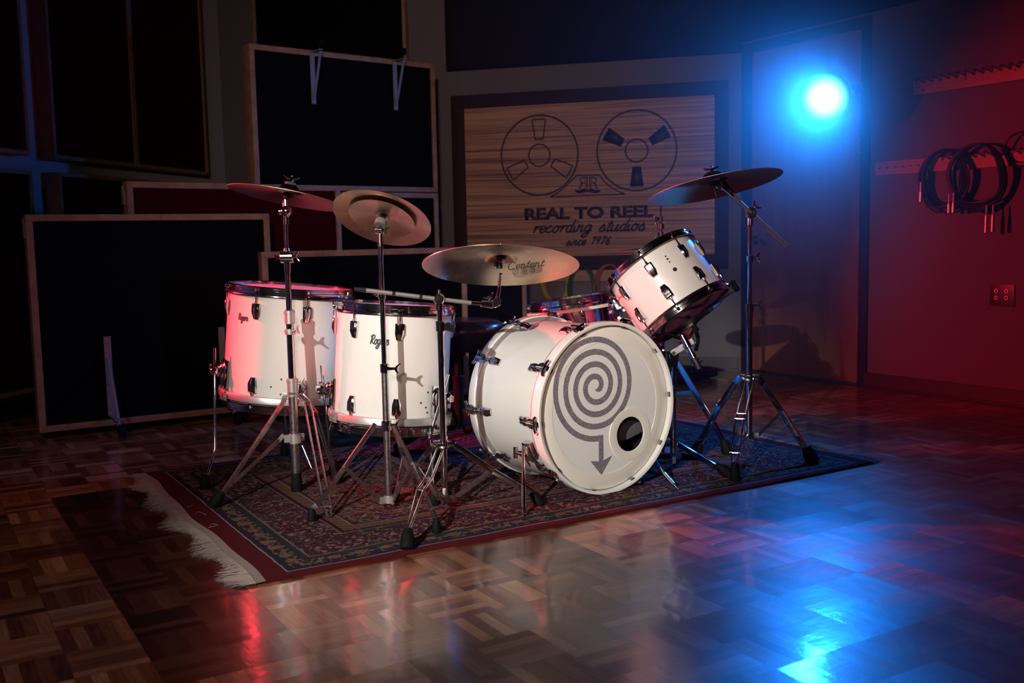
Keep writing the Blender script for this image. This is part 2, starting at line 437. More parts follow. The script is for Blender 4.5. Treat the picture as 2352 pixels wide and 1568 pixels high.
class MB:
    def __init__(s):
        s.v = []; s.f = []

    def add(s, vs, fs, m=None):
        o = len(s.v)
        s.v += [(m @ Vector(v)) if m else Vector(v) for v in vs]
        s.f += [tuple(i + o for i in f) for f in fs]
        return s

    def lathe(s, prof, m=None, n=48, closed=False):
        vs = []; fs = []
        k = len(prof)
        for i in range(n):
            a = 2 * PI * i / n
            for r, z in prof: vs.append((r * math.cos(a), r * math.sin(a), z))
        for i in range(n):
            j = (i + 1) % n
            for q in range(k if closed else k - 1):
                q2 = (q + 1) % k
                fs.append((i * k + q, j * k + q, j * k + q2, i * k + q2))
        return s.add(vs, fs, m)

    def cyl(s, a, b, r, r2=None, n=16, bev=0.0):
        a, b = Vector(a), Vector(b); L = (b - a).length
        if L < 1e-6: return s
        r2 = r if r2 is None else r2
        if bev:
            prof = [(0.00001, 0), (r - bev, 0), (r, bev), (r2, L - bev), (r2 - bev, L), (0.00001, L)]
        else:
            prof = [(0.00001, 0), (r, 0), (r2, L), (0.00001, L)]
        return s.lathe(prof, frame(a, b - a), n)

    def tube(s, pts, r, n=10, closed=False, flat=None):
        pts = [Vector(p) for p in pts]
        vs = []; fs = []; N = len(pts)
        prev = None
        for i, p in enumerate(pts):
            if closed: t = pts[(i + 1) % N] - pts[i - 1]
            else: t = pts[min(i + 1, N - 1)] - pts[max(i - 1, 0)]
            t.normalize()
            if prev is None:
                u = Vector((0, 0, 1)) if abs(t.z) < 0.9 else Vector((1, 0, 0))
            else: u = prev
            y = t.cross(u).normalized(); u = y.cross(t).normalized(); prev = u
            rr = r[i] if isinstance(r, (list, tuple)) else r
            for k in range(n):
                a = 2 * PI * k / n
                vs.append(p + (u * math.cos(a) + y * math.sin(a)) * rr)
        for i in range(N if closed else N - 1):
            j = (i + 1) % N
            for k in range(n):
                k2 = (k + 1) % n
                fs.append((i * n + k, i * n + k2, j * n + k2, j * n + k))
        if not closed:
            fs.append(tuple(range(n))[::-1]); fs.append(tuple((N - 1) * n + k for k in range(n)))
        return s.add(vs, fs)

    def box(s, c, size, m=None, bev=0.0):
        x, y, z = (q / 2 for q in size); c = Vector(c)
        if bev <= 0:
            vs = [(c.x + i * x, c.y + j * y, c.z + k * z) for i in (-1, 1) for j in (-1, 1) for k in (-1, 1)]
            fs = [(0, 1, 3, 2), (4, 6, 7, 5), (0, 4, 5, 1), (2, 3, 7, 6), (0, 2, 6, 4), (1, 5, 7, 3)]
            return s.add(vs, fs, m)
        bm = bmesh.new(); bmesh.ops.create_cube(bm, size=1.0)
        for v in bm.verts: v.co = Vector((c.x + v.co.x * size[0], c.y + v.co.y * size[1], c.z + v.co.z * size[2]))
        bmesh.ops.bevel(bm, geom=list(bm.edges), offset=bev, segments=2, profile=0.7, affect='EDGES')
        bm.verts.index_update()
        vs = [v.co.copy() for v in bm.verts]; fs = [tuple(v.index for v in f.verts) for f in bm.faces]
        bm.free()
        return s.add(vs, fs, m)

    def bar(s, a, b, w, t, side, bev=0.0):
        """flat bar from a to b, width w along side, thickness t"""
        a, b = Vector(a), Vector(b)
        m = frame((a + b) / 2, b - a, side)
        return s.box((0, 0, 0), (w, t, (b - a).length), m, bev)

    def prism(s, poly, d0, d1, m=None):
        n = len(poly)
        vs = [(x, y, d0) for x, y in poly] + [(x, y, d1) for x, y in poly]
        fs = [tuple(range(n))[::-1], tuple(range(n, 2 * n))] + [(i, (i + 1) % n, n + (i + 1) % n, n + i) for i in range(n)]
        return s.add(vs, fs, m)

    def ball(s, c, r, n=16, sq=(1, 1, 1)):
        prof = [(max(1e-5, r * math.sin(PI * i / 10)), -r * math.cos(PI * i / 10)) for i in range(11)]
        m = Matrix.Translation(Vector(c)) @ Matrix.Diagonal((*sq, 1))
        return s.lathe(prof, m, n)

    def ring(s, c, z, R, r, n=32, k=10):
        return s.lathe([(R + r * math.cos(2 * PI * i / k), r * math.sin(2 * PI * i / k)) for i in range(k)], frame(c, z), n, True)

    def build(s, name, mat, parent=None, ang=35):
        me = bpy.data.meshes.new(name)
        inv = wmat(parent).inverted() if (parent is not None and not getattr(s, 'local', False)) else None
        vs = [tuple(inv @ v) if inv else tuple(v) for v in s.v]
        me.from_pydata(vs, [], s.f); me.validate(); me.update()
        bm = bmesh.new(); bm.from_mesh(me); bmesh.ops.remove_doubles(bm, verts=bm.verts, dist=1e-5)
        bmesh.ops.recalc_face_normals(bm, faces=bm.faces); bm.to_mesh(me); bm.free()
        for p in me.polygons: p.use_smooth = True
        me.set_sharp_from_angle(angle=math.radians(ang))
        me.materials.append(mat if not isinstance(mat, str) else MT[mat])
        o = bpy.data.objects.new(name, me); COL.objects.link(o)
        if parent is not None: o.parent = parent
        return o


class LB(MB):
    local = True


def tag(o, label=None, cat=None, group=None, kind=None):
    if label: o['label'] = label
    if cat: o['category'] = cat
    if group: o['group'] = group
    if kind: o['kind'] = kind
    return o


def thing(name, label, cat, m, group=None):
    o = bpy.data.objects.new(name, None); COL.objects.link(o)
    if not isinstance(m, Matrix): m = Matrix.Translation(Vector(m))
    o.matrix_world = m; o.empty_display_size = 0.1
    return tag(o, label, cat, group)


def inst(src, parent, m):
    o = src.copy(); COL.objects.link(o); o.parent = parent; o.matrix_local = m
    return o


def catmull(pts, k=6, closed=False):
    pts = [Vector(p) for p in pts]; out = []; N = len(pts)
    rng = range(N) if closed else range(N - 1)
    for i in rng:
        if closed: a, b, c, d = pts[i - 1], pts[i], pts[(i + 1) % N], pts[(i + 2) % N]
        else: a, b, c, d = pts[max(i - 1, 0)], pts[i], pts[i + 1], pts[min(i + 2, N - 1)]
        for j in range(k):
            t = j / k
            out.append(0.5 * ((2 * b) + (c - a) * t + (2 * a - 5 * b + 4 * c - d) * t * t + (3 * b - a - 3 * c + d) * t ** 3))
    if not closed: out.append(pts[-1])
    return out


# ---- writing
GL = {
 'r': [[(0, .75), (.12, .95), (.2, .9), (.12, .4), (.1, 0)], [(.12, .45), (.3, .85), (.5, .97), (.58, .8)]],
 'e': [[(.03, .45), (.42, .55), (.5, .82), (.3, 1), (.08, .75), (.05, .3), (.25, 0), (.62, .25)]],
 'c': [[(.5, .8), (.35, 1), (.1, .75), (.05, .3), (.25, 0), (.6, .25)]],
 'o': [[(.3, 1), (.08, .7), (.08, .25), (.28, 0), (.5, .3), (.5, .75), (.3, 1), (.42, .82), (.68, .92)]],
 'd': [[(.5, .8), (.3, 1), (.08, .7), (.08, .2), (.25, 0), (.45, .3), (.62, 1.85)], [(.62, 1.85), (.48, .3), (.58, 0), (.75, .2)]],
 'i': [[(.05, .95), (.02, .2), (.12, 0), (.32, .25)], [(.14, 1.38), (.18, 1.5)]],
 'n': [[(.0, .85), (.08, .95), (.06, 0)], [(.06, .55), (.28, .97), (.44, .85), (.40, .2), (.5, 0), (.68, .25)]],
 'g': [[(.5, .85), (.3, 1), (.08, .7), (.08, .25), (.25, .05), (.45, .3), (.56, 1)], [(.56, 1), (.45, -.4), (.2, -.8), (-.05, -.6), (.15, -.25), (.7, .25)]],
 's': [[(.0, .2), (.3, 1.0), (.36, .72), (.48, .35), (.38, .03), (.18, 0), (.04, .15)], [(.38, .05), (.6, .2)]],
 't': [[(.3, 1.6), (.13, .25), (.22, 0), (.5, .25)], [(.0, 1.1), (.48, 1.15)]],
 'u': [[(.05, .95), (.04, .25), (.2, 0), (.42, .3), (.52, 1)], [(.52, 1), (.46, .2), (.56, 0), (.75, .25)]],
 '1': [[(.08, 1.35), (.36, 1.75), (.22, 0)]],
 '9': [[(.5, 1.5), (.3, 1.72), (.08, 1.4), (.15, .95), (.35, .92), (.52, 1.3), (.55, 1.62)], [(.55, 1.62), (.44, .8), (.36, 0)]],
 '7': [[(.05, 1.6), (.3, 1.66), (.62, 1.66)], [(.62, 1.66), (.38, .9), (.2, 0)]],
 '6': [[(.5, 1.72), (.2, 1.1), (.08, .4), (.25, 0), (.48, .2), (.48, .65), (.3, .85), (.12, .6)]],
 'R': [[(.15, 0), (.2, .9), (.28, 1.7)], [(0, 1.35), (.3, 1.8), (.72, 1.65), (.65, 1.1), (.22, .88)], [(.25, .9), (.55, .3), (.85, .08)]],
 'C': [[(.85, 1.35), (.75, 1.65), (.4, 1.7), (.08, 1.2), (.05, .55), (.35, 0), (.9, .2)]],
}
ADV = {'r': .5, 'e': .56, 'c': .54, 'o': .62, 'd': .66, 'i': .28, 'n': .62, 'g': .64, 's': .56, 't': .42, 'u': .68, '1': .5, '9': .68, '7': .66, '6': .64, 'R': .85, 'C': .92, ' ': .6}


def script_paths(text, shear=0.25, adv=1.0):
    x = 0; out = []
    for ch in text:
        for st in GL.get(ch, []):
            c = catmull([(px, py, 0) for px, py in st], 5)
            out.append([(x + p.x + shear * p.y, p.y) for p in c])
        x += ADV[ch] * adv
    return out, x


def ribbon(mb, path, w, fn, closed=False):
    """flat ribbon of width w along 2-D path; fn(x, y, side) -> world"""
    N = len(path); vs = []; fs = []
    for i, (x, y) in enumerate(path):
        if closed: a, b2 = path[i - 1], path[(i + 1) % N]
        else: a, b2 = path[max(i - 1, 0)], path[min(i + 1, N - 1)]
        tx, ty = b2[0] - a[0], b2[1] - a[1]; l = math.hypot(tx, ty) or 1
        nx, ny = -ty / l * w / 2, tx / l * w / 2
        ww = w[i] if isinstance(w, list) else None
        vs.append(fn(x + nx, y + ny)); vs.append(fn(x - nx, y - ny))
    for i in range(N if closed else N - 1):
        j = (i + 1) % N
        fs.append((2 * i, 2 * i + 1, 2 * j + 1, 2 * j))
    mb.add(vs, fs)


def solidify(o, t):
    md = o.modifiers.new('thick', 'SOLIDIFY'); md.thickness = t; md.offset = 1.0
    return o


def text_mesh(name, txt, m, width, mat, parent=None, bold=0.0, height=None, depth=0.001):
    cu = bpy.data.curves.new('t', 'FONT'); cu.body = txt; cu.size = 1; cu.offset = bold; cu.extrude = 0.0
    cu.resolution_u = 4
    to = bpy.data.objects.new('t', cu); COL.objects.link(to)
    dg = bpy.context.evaluated_depsgraph_get(); me = bpy.data.meshes.new_from_object(to.evaluated_get(dg))
    bpy.data.objects.remove(to)
    xs = [v.co.x for v in me.vertices]; ys = [v.co.y for v in me.vertices]
    x0, x1, y0, y1 = min(xs), max(xs), min(ys), max(ys)
    k = width / (x1 - x0); ky = k if height is None else height / (y1 - y0)
    mb = LB()
    vs = [((v.co.x - (x0 + x1) / 2) * k, (v.co.y - y0) * ky, 0) for v in me.vertices]
    mb.add(vs, [tuple(p.vertices) for p in me.polygons], m)
    bpy.data.meshes.remove(me)
    return mb


exec_order = []
# ------------------------------------------------------------------ room
TH = -1.0287
UD = Vector((math.cos(TH), math.sin(TH), 0)); VD = Vector((-math.sin(TH), math.cos(TH), 0)); UP = Vector((0, 0, 1))
T = 0.3041
U0, V0 = -1.96 * 0.88, 0.455 * 0.88
rnd = random.Random(7)
# floor: a grid of 12 inch tiles, each with its own tone; object frame lies along the boards
fo_m = Matrix(((UD.x, VD.x, 0, 0), (UD.y, VD.y, 0, 0), (0, 0, 1, 0), (0, 0, 0, 1)))
fo_m.translation = UD * U0 + VD * V0
iu0, iu1, iv0, iv1 = -27, 12, -22, 26
vs = []; fs = []; tones = []
for i in range(iu0, iu1 + 1):
    for j in range(iv0, iv1 + 1): vs.append((i * T, j * T, 0))
W_ = iv1 - iv0 + 1
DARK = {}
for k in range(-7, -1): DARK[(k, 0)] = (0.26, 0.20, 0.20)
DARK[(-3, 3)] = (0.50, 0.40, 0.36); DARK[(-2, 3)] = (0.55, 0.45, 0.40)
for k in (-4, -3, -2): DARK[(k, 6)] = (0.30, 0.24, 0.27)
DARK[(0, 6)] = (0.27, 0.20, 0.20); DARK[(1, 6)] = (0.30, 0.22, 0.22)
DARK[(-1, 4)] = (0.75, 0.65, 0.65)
for i in range(iu0, iu1):
    for j in range(iv0, iv1):
        a = (i - iu0) * W_ + (j - iv0)
        fs.append((a, a + W_, a + W_ + 1, a + 1))
        t = rnd.uniform(0.85, 1.12); q = (t, t * rnd.uniform(0.94, 1.0), t * rnd.uniform(0.9, 1.0))
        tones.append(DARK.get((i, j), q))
me = bpy.data.meshes.new('floor'); me.from_pydata(vs, [], fs)
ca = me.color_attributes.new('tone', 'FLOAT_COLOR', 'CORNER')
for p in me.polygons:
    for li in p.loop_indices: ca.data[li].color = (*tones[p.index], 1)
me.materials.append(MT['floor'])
floor = bpy.data.objects.new('floor', me); COL.objects.link(floor); floor.matrix_world = fo_m
tag(floor, kind='structure')


class Wall:
    """vertical plane: s along direction, n towards the room"""
    def __init__(s, p, yaw, flip=1):
        s.p = Vector((p[0], p[1], 0)); a = math.radians(yaw)
        s.d = Vector((math.cos(a), math.sin(a), 0)); s.n = Vector((-s.d.y, s.d.x, 0)) * flip

    def at(s, a, z, off=0.0):
        return s.p + s.d * a + UP * z + s.n * off

    def hit(s, px, py, off=0.0):
        v = ray(px, py); q = s.p + s.n * off
        t = (q - CAMLOC).dot(s.n) / v.dot(s.n); w_ = CAMLOC + v * t
        return (w_ - s.p).dot(s.d), w_.z

    def m(s, a=0, z=0, off=0.0):
        """frame: X along wall, Y up, Z out of the wall (to the room); mirrored if needed"""
        x = s.d if s.d.cross(UP).dot(s.n) > 0 else -s.d
        mm = Matrix.Identity(4); c = s.at(a, z, off)
        for i in range(3):
            mm[i][0] = x[i]; mm[i][1] = UP[i]; mm[i][2] = s.n[i]; mm[i][3] = c[i]
        return mm

    def box(s, mb, a0, a1, z0, z1, o0, o1, bev=0.0):
        m = Matrix.Identity(4)
        for i in range(3):
            m[i][0] = s.d[i]; m[i][1] = s.n[i]; m[i][2] = UP[i]; m[i][3] = s.p[i]
        return mb.box(((a0 + a1) / 2, (o0 + o1) / 2, (z0 + z1) / 2), (abs(a1 - a0), abs(o1 - o0), abs(z1 - z0)), m, bev)


CORNER = (1.488, 6.511)
WR = Wall(CORNER, -57.2, -1)          # right wall, s grows towards the camera
WB = Wall(CORNER, 165.3, 1)           # sign wall, s grows to the left
WL = Wall((-2.60, 5.20), 76.5, -1)    # left wall, s grows away from the camera
ZC = 3.3
for wl in (WR, WB, WL):
    c = (Vector((0, 3.5, 0)) - wl.p).dot(wl.n)
    assert c > 0, 'normal'
mb = MB(); WR.box(mb, -0.12, 1.42 - 0.36 - 0.975 + 0.0, 0, ZC, -0.15, 0) if False else None
# door opening: s from .067 to .911 measured from the corner
dS0, dS1 = 0.035, 0.945
mb = MB(); WR.box(mb, dS1, 9.0, 0, ZC, -0.15, 0); WR.box(mb, -0.15, dS1, 2.06, ZC, -0.15, 0); WR.box(mb, -0.15, 0.0, 0, 2.06, -0.15, 0)
tag(mb.build('wall_right', 'grey_wall'), kind='structure')
mb = MB(); WB.box(mb, -0.15, 3.75, 0, ZC, -0.15, 0); tag(mb.build('wall_back', 'grey_wall'), kind='structure')
mb = MB(); WL.box(mb, -4.5, 2.6, 0, ZC, -0.15, 0); tag(mb.build('wall_left', 'blue_wall'), kind='structure')
mb = MB(); mb.box((0.6, 4.0, ZC + 0.05), (9, 9, 0.1)); tag(mb.build('ceiling', 'ceiling'), kind='structure')
# dark soffit band above sign and door
mb = MB(); WB.box(mb, 0.0, 1.945, 2.013, ZC, 0, 0.05); tag(mb.build('trim_1', 'soffit'), kind='structure')
mb = MB(); WR.box(mb, 0.0, 9.0, 2.075, ZC, 0, 0.05); tag(mb.build('trim_2', 'soffit'), kind='structure')
# baseboards
mb = MB(); WR.box(mb, dS1 + 0.02, 9.0, 0, 0.083, 0, 0.018); WR.box(mb, dS1 + 0.02, 9.0, 0, 0.014, 0.018, 0.034, 0.004)
tag(mb.build('baseboard_right', 'base'), kind='structure')
mb = MB(); WB.box(mb, 0.02, 3.6, 0, 0.083, 0, 0.018); WB.box(mb, 0.02, 3.6, 0, 0.014, 0.018, 0.034)
tag(mb.build('baseboard_back', 'base'), kind='structure')
mb = MB(); WL.box(mb, -4.0, 2.3, 0, 0.083, 0, 0.018); tag(mb.build('baseboard_left', 'base'), kind='structure')
# door with frame, hinges, lever handle
mb = MB(); WR.box(mb, 0.075, 0.905, 0.012, 2.0, -0.055, -0.012); door = mb.build('door_1', 'door'); tag(door, kind='structure')
mb = MB()
for a0, a1, z0, z1 in ((0.003, 0.067, 0, 2.06), (0.911, 0.972, 0, 2.06), (0.067, 0.911, 2.0, 2.06)): WR.box(mb, a0, a1, z0, z1, -0.12, 0.012, 0.003)
tag(mb.build('trim_3', 'dark_trim'), kind='structure')
for z in (0.36, 0.86, 1.36):
    mb = MB(); mb.cyl(WR.at(0.908, z - 0.045, 0.004), WR.at(0.908, z + 0.045, 0.004), 0.007); WR.box(mb, 0.885, 0.908, z - 0.045, z + 0.045, -0.0125, -0.009)
    mb.build('hinge', 'steel', door)
mb = MB(); hs, hz = WR.hit(1735, 551)
mb.cyl(WR.at(hs, hz, -0.012), WR.at(hs, hz, 0.0), 0.03, 0.027, 24); mb.cyl(WR.at(hs, hz, 0), WR.at(hs, hz, 0.045), 0.010)
mb.tube(catmull([WR.at(hs, hz, 0.042), WR.at(hs + .05, hz + .004, 0.046), WR.at(hs + .1, hz - .004, 0.046), WR.at(hs + .125, hz - .022, 0.045)], 5), 0.008)
mb.build('door_handle', 'chrome', door)

# ---- sign on the back wall
def wpx(W_l, px, py, off): return W_l.hit(px, py, off)
a1, z1 = WB.hit(1066, 251, 0.02); a0, z0 = WB.hit(1642, 219, 0.02); zb = 0.755; zt = 1.76
sign = thing('wall_sign', 'striped wood sign with two tape reels and lettering, framed on the back wall', 'sign', WB.at((a0 + a1) / 2, 0.7, 0.02))
mb = MB(); WB.box(mb, a0, a1, zb - 0.02, zt, 0.0, 0.02); mb.build('panel', 'sign_wood', sign)
fr = 0.085
mb = MB()
WB.box(mb, a0 - fr, a1 + fr, zt, zt + fr, 0, 0.05, 0.004); WB.box(mb, a0 - fr, a1 + fr, zb - fr - 0.005, zb, 0, 0.05, 0.004)
WB.box(mb, a0 - fr, a0, zb, zt, 0, 0.05, 0.004); WB.box(mb, a1, a1 + fr, zb, zt, 0, 0.05, 0.004)
mb.build('frame', 'dark_trim', sign)
SO = 0.0215
def sw(px, py): return WB.hit(px, py, SO)
def sxy(px, py):
    a, z = sw(px, py); return (-a, z)
def sfn(x, y): return WB.at(-x, y, SO)
def zxy(x, y): return sxy(1040 + x / 3.459, 180 + y / 3.459)
def circ(c, r, n=64): return [(c[0] + r * math.cos(2 * PI * i / n), c[1] + r * math.sin(2 * PI * i / n)) for i in range(n)]
for ci, (cp, rp, ri, filled, a00) in enumerate((((688, 610), 318, 88, False, 90), ((1460, 572), 322, 91, True, 270))):
    c = zxy(*cp); cR = zxy(cp[0], cp[1] - rp)[1] - c[1]; cr = cR * ri / rp
    mb = MB(); ribbon(mb, circ(c, cR), 0.011, sfn, True); ribbon(mb, circ(c, cr), 0.010, sfn, True)
    for k in range(3):
        an = math.radians(a00 + 120 * k); e = Vector((math.cos(an), math.sin(an))); t = Vector((-e.y, e.x))
        q = [e * cR * .40 + t * cR * .105, e * cR * .90 + t * cR * .175, e * cR * .90 - t * cR * .175, e * cR * .40 - t * cR * .105]
        q = [(c[0] + p.x, c[1] + p.y) for p in q]
        if filled: mb.add([sfn(*p) for p in q], [(0, 1, 2, 3)])
        else:
            dense = []
            for i in range(4):
                p, r2 = q[i], q[(i + 1) % 4]
                for j in range(8): dense.append((p[0] + (r2[0] - p[0]) * j / 8, p[1] + (r2[1] - p[1]) * j / 8))
            ribbon(mb, dense, 0.009, sfn, True)
    solidify(mb.build('reel_drawing', 'sign_ink', sign), 0.0015)
mb = MB()
leftc = [zxy(*p) for p in ((775, 942), (840, 905), (900, 855), (950, 805), (985, 770))]
rightc = [zxy(*p) for p in ((1165, 768), (1200, 815), (1250, 860), (1310, 895), (1370, 917))]
ribbon(mb, leftc, 0.008, sfn); ribbon(mb, rightc, 0.008, sfn); ribbon(mb, [leftc[0], rightc[-1]], 0.008, sfn); ribbon(mb, [leftc[-1], rightc[0]], 0.008, sfn)
# mirrored R and R with a moustache
for sgn, x0 in ((-1, 1066), (1, 1088)):
    def rp_(x, y): return zxy(x0 + sgn * x, 875 - y)
    ribbon(mb, [rp_(0, 6), rp_(0, 88)], 0.008, sfn); ribbon(mb, [rp_(14, 6), rp_(14, 88)], 0.004, sfn)
    ribbon(mb, [rp_(*(p.x, p.y)) for p in catmull([(-4, 88, 0), (36, 88, 0), (54, 68, 0), (40, 48, 0), (12, 44, 0)], 5)], 0.007, sfn)
    ribbon(mb, [rp_(*(p.x, p.y)) for p in catmull([(28, 46, 0), (44, 36, 0), (52, 10, 0), (66, 2, 0)], 5)], 0.009, sfn)
    ribbon(mb, [rp_(-6, 88), rp_(20, 88)], 0.004, sfn)
st = [(1072 + x, 905 - y) for x, y in ((0, 22), (-20, 32), (-45, 28), (-68, 12), (-90, 10), (-102, 22), (-96, 2), (-70, -8), (-35, -2), (-12, 4), (0, 0), (12, 4), (35, -2), (70, -8), (96, 2), (102, 22), (90, 10), (68, 12), (45, 28), (20, 32))]
cpt = zxy(1072, 900)
pl = [zxy(*p) for p in st]; N = len(pl)
mb.add([sfn(*cpt)] + [sfn(*p) for p in pl], [(0, 1 + i, 1 + (i + 1) % N) for i in range(N)])
solidify(mb.build('monogram', 'sign_ink', sign), 0.0015)
# heading
(xl, zl), (xr, zr) = zxy(572, 1130), zxy(1600, 1098)
Mx = WB.m(0, 0, SO)
def wall_text(txt, pl_, pr_, height, bold, name):
    cx = (pl_[0] + pr_[0]) / 2; z = (pl_[1] + pr_[1]) / 2; m = WB.m(-cx, z, SO)
    t = text_mesh(name, txt, m, abs(pr_[0] - pl_[0]), 'sign_ink', bold=bold, height=height)
    t.local = False
    return solidify(t.build(name, 'sign_ink', sign), 0.0015)
wall_text('REAL TO REEL', (xl, zl), (xr, zr), 0.080, 0.045, 'heading')
def wall_script(txt, pl_, pr_, xh, w, name):
    paths, tw = script_paths(txt, .25, 1.13)
    k = (pr_[0] - pl_[0]) / tw; mb = MB()
    def fn(x, y): return sfn(pl_[0] + x, (pl_[1] + (pr_[1] - pl_[1]) * x / (pr_[0] - pl_[0])) + y)
    for p in paths: ribbon(mb, [(x * k, y * xh) for x, y in p], w, fn)
    return solidify(mb.build(name, 'sign_ink', sign), 0.0015)
wall_script('recording studios', zxy(635, 1228), zxy(1525, 1205), 0.044, 0.0120, 'subheading')
wall_script('since 1976', zxy(897, 1327), zxy(1250, 1316), 0.030, 0.0095, 'date_line')

# ---- wall boards that hold cables
def board(W_l, s0, s1, z0, z1, label, holes, zig=None, name='cable_rail'):
    r = thing(name, label, 'cable rail', W_l.at((s0 + s1) / 2, z0, 0.0))
    mb = MB(); W_l.box(mb, s0, s1, z0, z1, 0.0, 0.022, 0.002); mb.build('rail_board', 'pine_rail', r)
    for h in holes: mb = MB(); mb.cyl(W_l.at(h[0], h[1], 0.020), W_l.at(h[0], h[1], 0.0226), 0.006, None, 12); mb.build('screw_hole', 'ink', r)
    if zig:
        mb = MB(); pts = []; s = zig[0]; k = 0
        while s < zig[1]:
            pts.append(W_l.at(s, z1 - 0.006 + (0.016 if k % 2 else -0.012), 0.024 + (0.02 if k % 2 else 0.0))); s += 0.035 if k % 2 else 0.012; k += 1
        mb.tube(pts, 0.0035, 6); mb.build('hook_strip', 'wire', r)
    return r
def hitR(px, py): return WR.hit(px, py, 0.022)
a, z = hitR(2009, 391)
board(WR, a, 3.2, 1.183, 1.255, 'lower pine board with cable hooks on the right wall beside the door', [(hitR(2009 + 11 + 18 * i, 384)[0], 1.222) for i in range(6)], (hitR(2165, 360)[0], 3.2))
a2, z2 = hitR(2098, 212)
board(WR, a2, 3.2, 1.59, 1.663, 'upper pine board with black zigzag hooks on the right wall', [(a2 + 0.06, 1.61), (a2 + .30, 1.635), (a2 + .56, 1.64)], (a2 + 0.02, 3.2))
sa, sb = WB.hit(1205, 630, .02)[0], WB.hit(1500, 630, .02)[0]
board(WB, 0.40, sa, 0.587, 0.680, 'pine cable board on the back wall just below the sign', [(0.5 + .05 * i, 0.668) for i in range(14)])
# ---- coils
def coil(name, label, W_l, px, py, rx, ry, mat, turns, cr, cat='cable', seed=1, plugs=(), off=0.05, group=None, droop=0.0):
    a, z = W_l.hit(px, py, off); R = random.Random(seed)
    o = thing(name, label, cat, W_l.at(a, z, off), group)
    mb = MB(); pts = []
    n = 28
    for t in range(turns):
        k1, k2, k3, k4 = R.uniform(.82, 1.05), R.uniform(.86, 1.05), R.uniform(-.008, .008), R.uniform(-.01, .01)
        o3 = R.uniform(-.014, .014)
        for i in range(n):
            th = 2 * PI * i / n + PI / 2
            pts.append(W_l.at(a + k3 + rx * k1 * math.cos(th), z + k4 * (1 - math.sin(th)) + ry * (math.sin(th) if math.sin(th) > 0 else k2 * math.sin(th)), off + o3 + 0.01 * math.sin(3 * th)))
    mb.tube(pts, cr, 7); mb.build('coiled_cable', mat, o)
    for dx, dz, L in plugs:
        mb = MB(); p0 = W_l.at(a + dx, z + dz, off + .02); mb.tube([p0 + UP * 0.05, p0], cr, 7); mb.cyl(p0, p0 - UP * L, 0.009, 0.010); mb.build('plug', 'plug', o)
    return o
coil('coiled_cable', 'black cable coil hanging from the lower right board, nearer the door', WR, 2166, 411, 0.135, 0.150, 'cable', 9, 0.0052, seed=3, plugs=((-.115, -.06, .05), (.05, -.13, .045)), group='black cable coils on the right wall', off=0.06)
coil('coiled_cable', 'larger black cable coil hanging from the lower right board beside the wall edge', WR, 2243, 407, 0.15, 0.165, 'cable', 10, 0.0055, seed=5, plugs=((-.11, -.12, .05), (.07, -.19, .085), (.105, -.19, .08)), group='black cable coils on the right wall', off=0.07)
coil('coiled_cable', 'thin black cable loop at the far right end of the lower board', WR, 2352, 342, 0.10, 0.085, 'cable', 2, 0.003, seed=9, off=0.05)
coil('coiled_cable', 'yellow cable coil hanging on the back wall under the sign', WB, 1276, 648, 0.100, 0.145, 'yellow', 9, 0.0062, seed=11, off=0.06)
coil('coiled_cable', 'green cable coil hanging on the back wall under the sign', WB, 1337, 668, 0.088, 0.165, 'green', 6, 0.0062, seed=12, off=0.06)
coil('coiled_cable', 'orange cable coil on the back wall partly hidden by the tilted tom', WB, 1400, 660, 0.095, 0.150, 'orange', 8, 0.0060, seed=13, off=0.06)
coil('coiled_cable', 'brown cable bundle hanging low on the back wall below the tilted tom', WB, 1560, 700, 0.105, 0.225, 'orange', 7, 0.0055, seed=14, off=0.06)
# wall plates
pa, pz = WR.hit(2303, 678)
pl_ = thing('jack_plate', 'black square jack plate on the right wall', 'wall plate', WR.at(pa, pz, 0))
mb = MB(); WR.box(mb, pa - .064, pa + .064, pz - .054, pz + .054, 0, 0.008, 0.001); mb.build('cover_plate', 'black', pl_)
for i in (-1, 1):
    for j in (0, 1):
        mb = MB(); mb.lathe([(.006, 0), (.006, .006), (.010, .006), (.010, 0)], frame(WR.at(pa + i * .027, pz + .022 - .034 * j, 0.008), WR.n), 16); mb.build('jack_socket', 'plug', pl_)
pa, pz = WB.hit(1619, 640)
mb = MB(); WB.box(mb, pa - .035, pa + .035, pz - .055, pz + .055, 0, 0.008, 0.001)
tag(mb.build('outlet_plate', 'black'), 'small dark outlet plate on the back wall right of the tilted tom', 'wall plate')

# ---- left wall acoustic panels
def panel(W_l, s0, s1, z0, z1, th, label, mat='red_fabric', split=None, group=None):
    r = thing('acoustic_baffle', label, 'acoustic panel', W_l.at((s0 + s1) / 2, z0, 0), group)
    mb = MB(); f = 0.022
    mids = [s0] + ([split] if split else []) + [s1]
    W_l.box(mb, s0, s1, z0, z0 + f, 0, th); W_l.box(mb, s0, s1, z1 - f, z1, 0, th)
    for q in (s0, s1 - f): W_l.box(mb, q, q + f, z0 + f, z1 - f, 0, th)
    if split: W_l.box(mb, split - f * .8, split + f * .8, z0 + f, z1 - f, 0, th)
    mb.build('frame', 'pine', r)
    for u0, u1 in zip(mids, mids[1:]):
        mb = MB(); W_l.box(mb, u0 + f * .8, u1 - f * .8, z0 + f, z1 - f, 0, th - 0.010); mb.build('fabric', mat, r)
    for q in (s0, s1): 
        mb = MB(); sg = 1 if q == s0 else -1
        mb.cyl(W_l.at(q + sg * .045, z0 + .011, th), W_l.at(q + sg * .045, z0 + .011, th + .004), 0.008, None, 12); mb.build('screw_cap', 'plug', r)
    return r
TH1 = 0.10
s_a = WL.hit(66, 300, TH1)[0]; zlo = WL.hit(66, 356, TH1)[1]
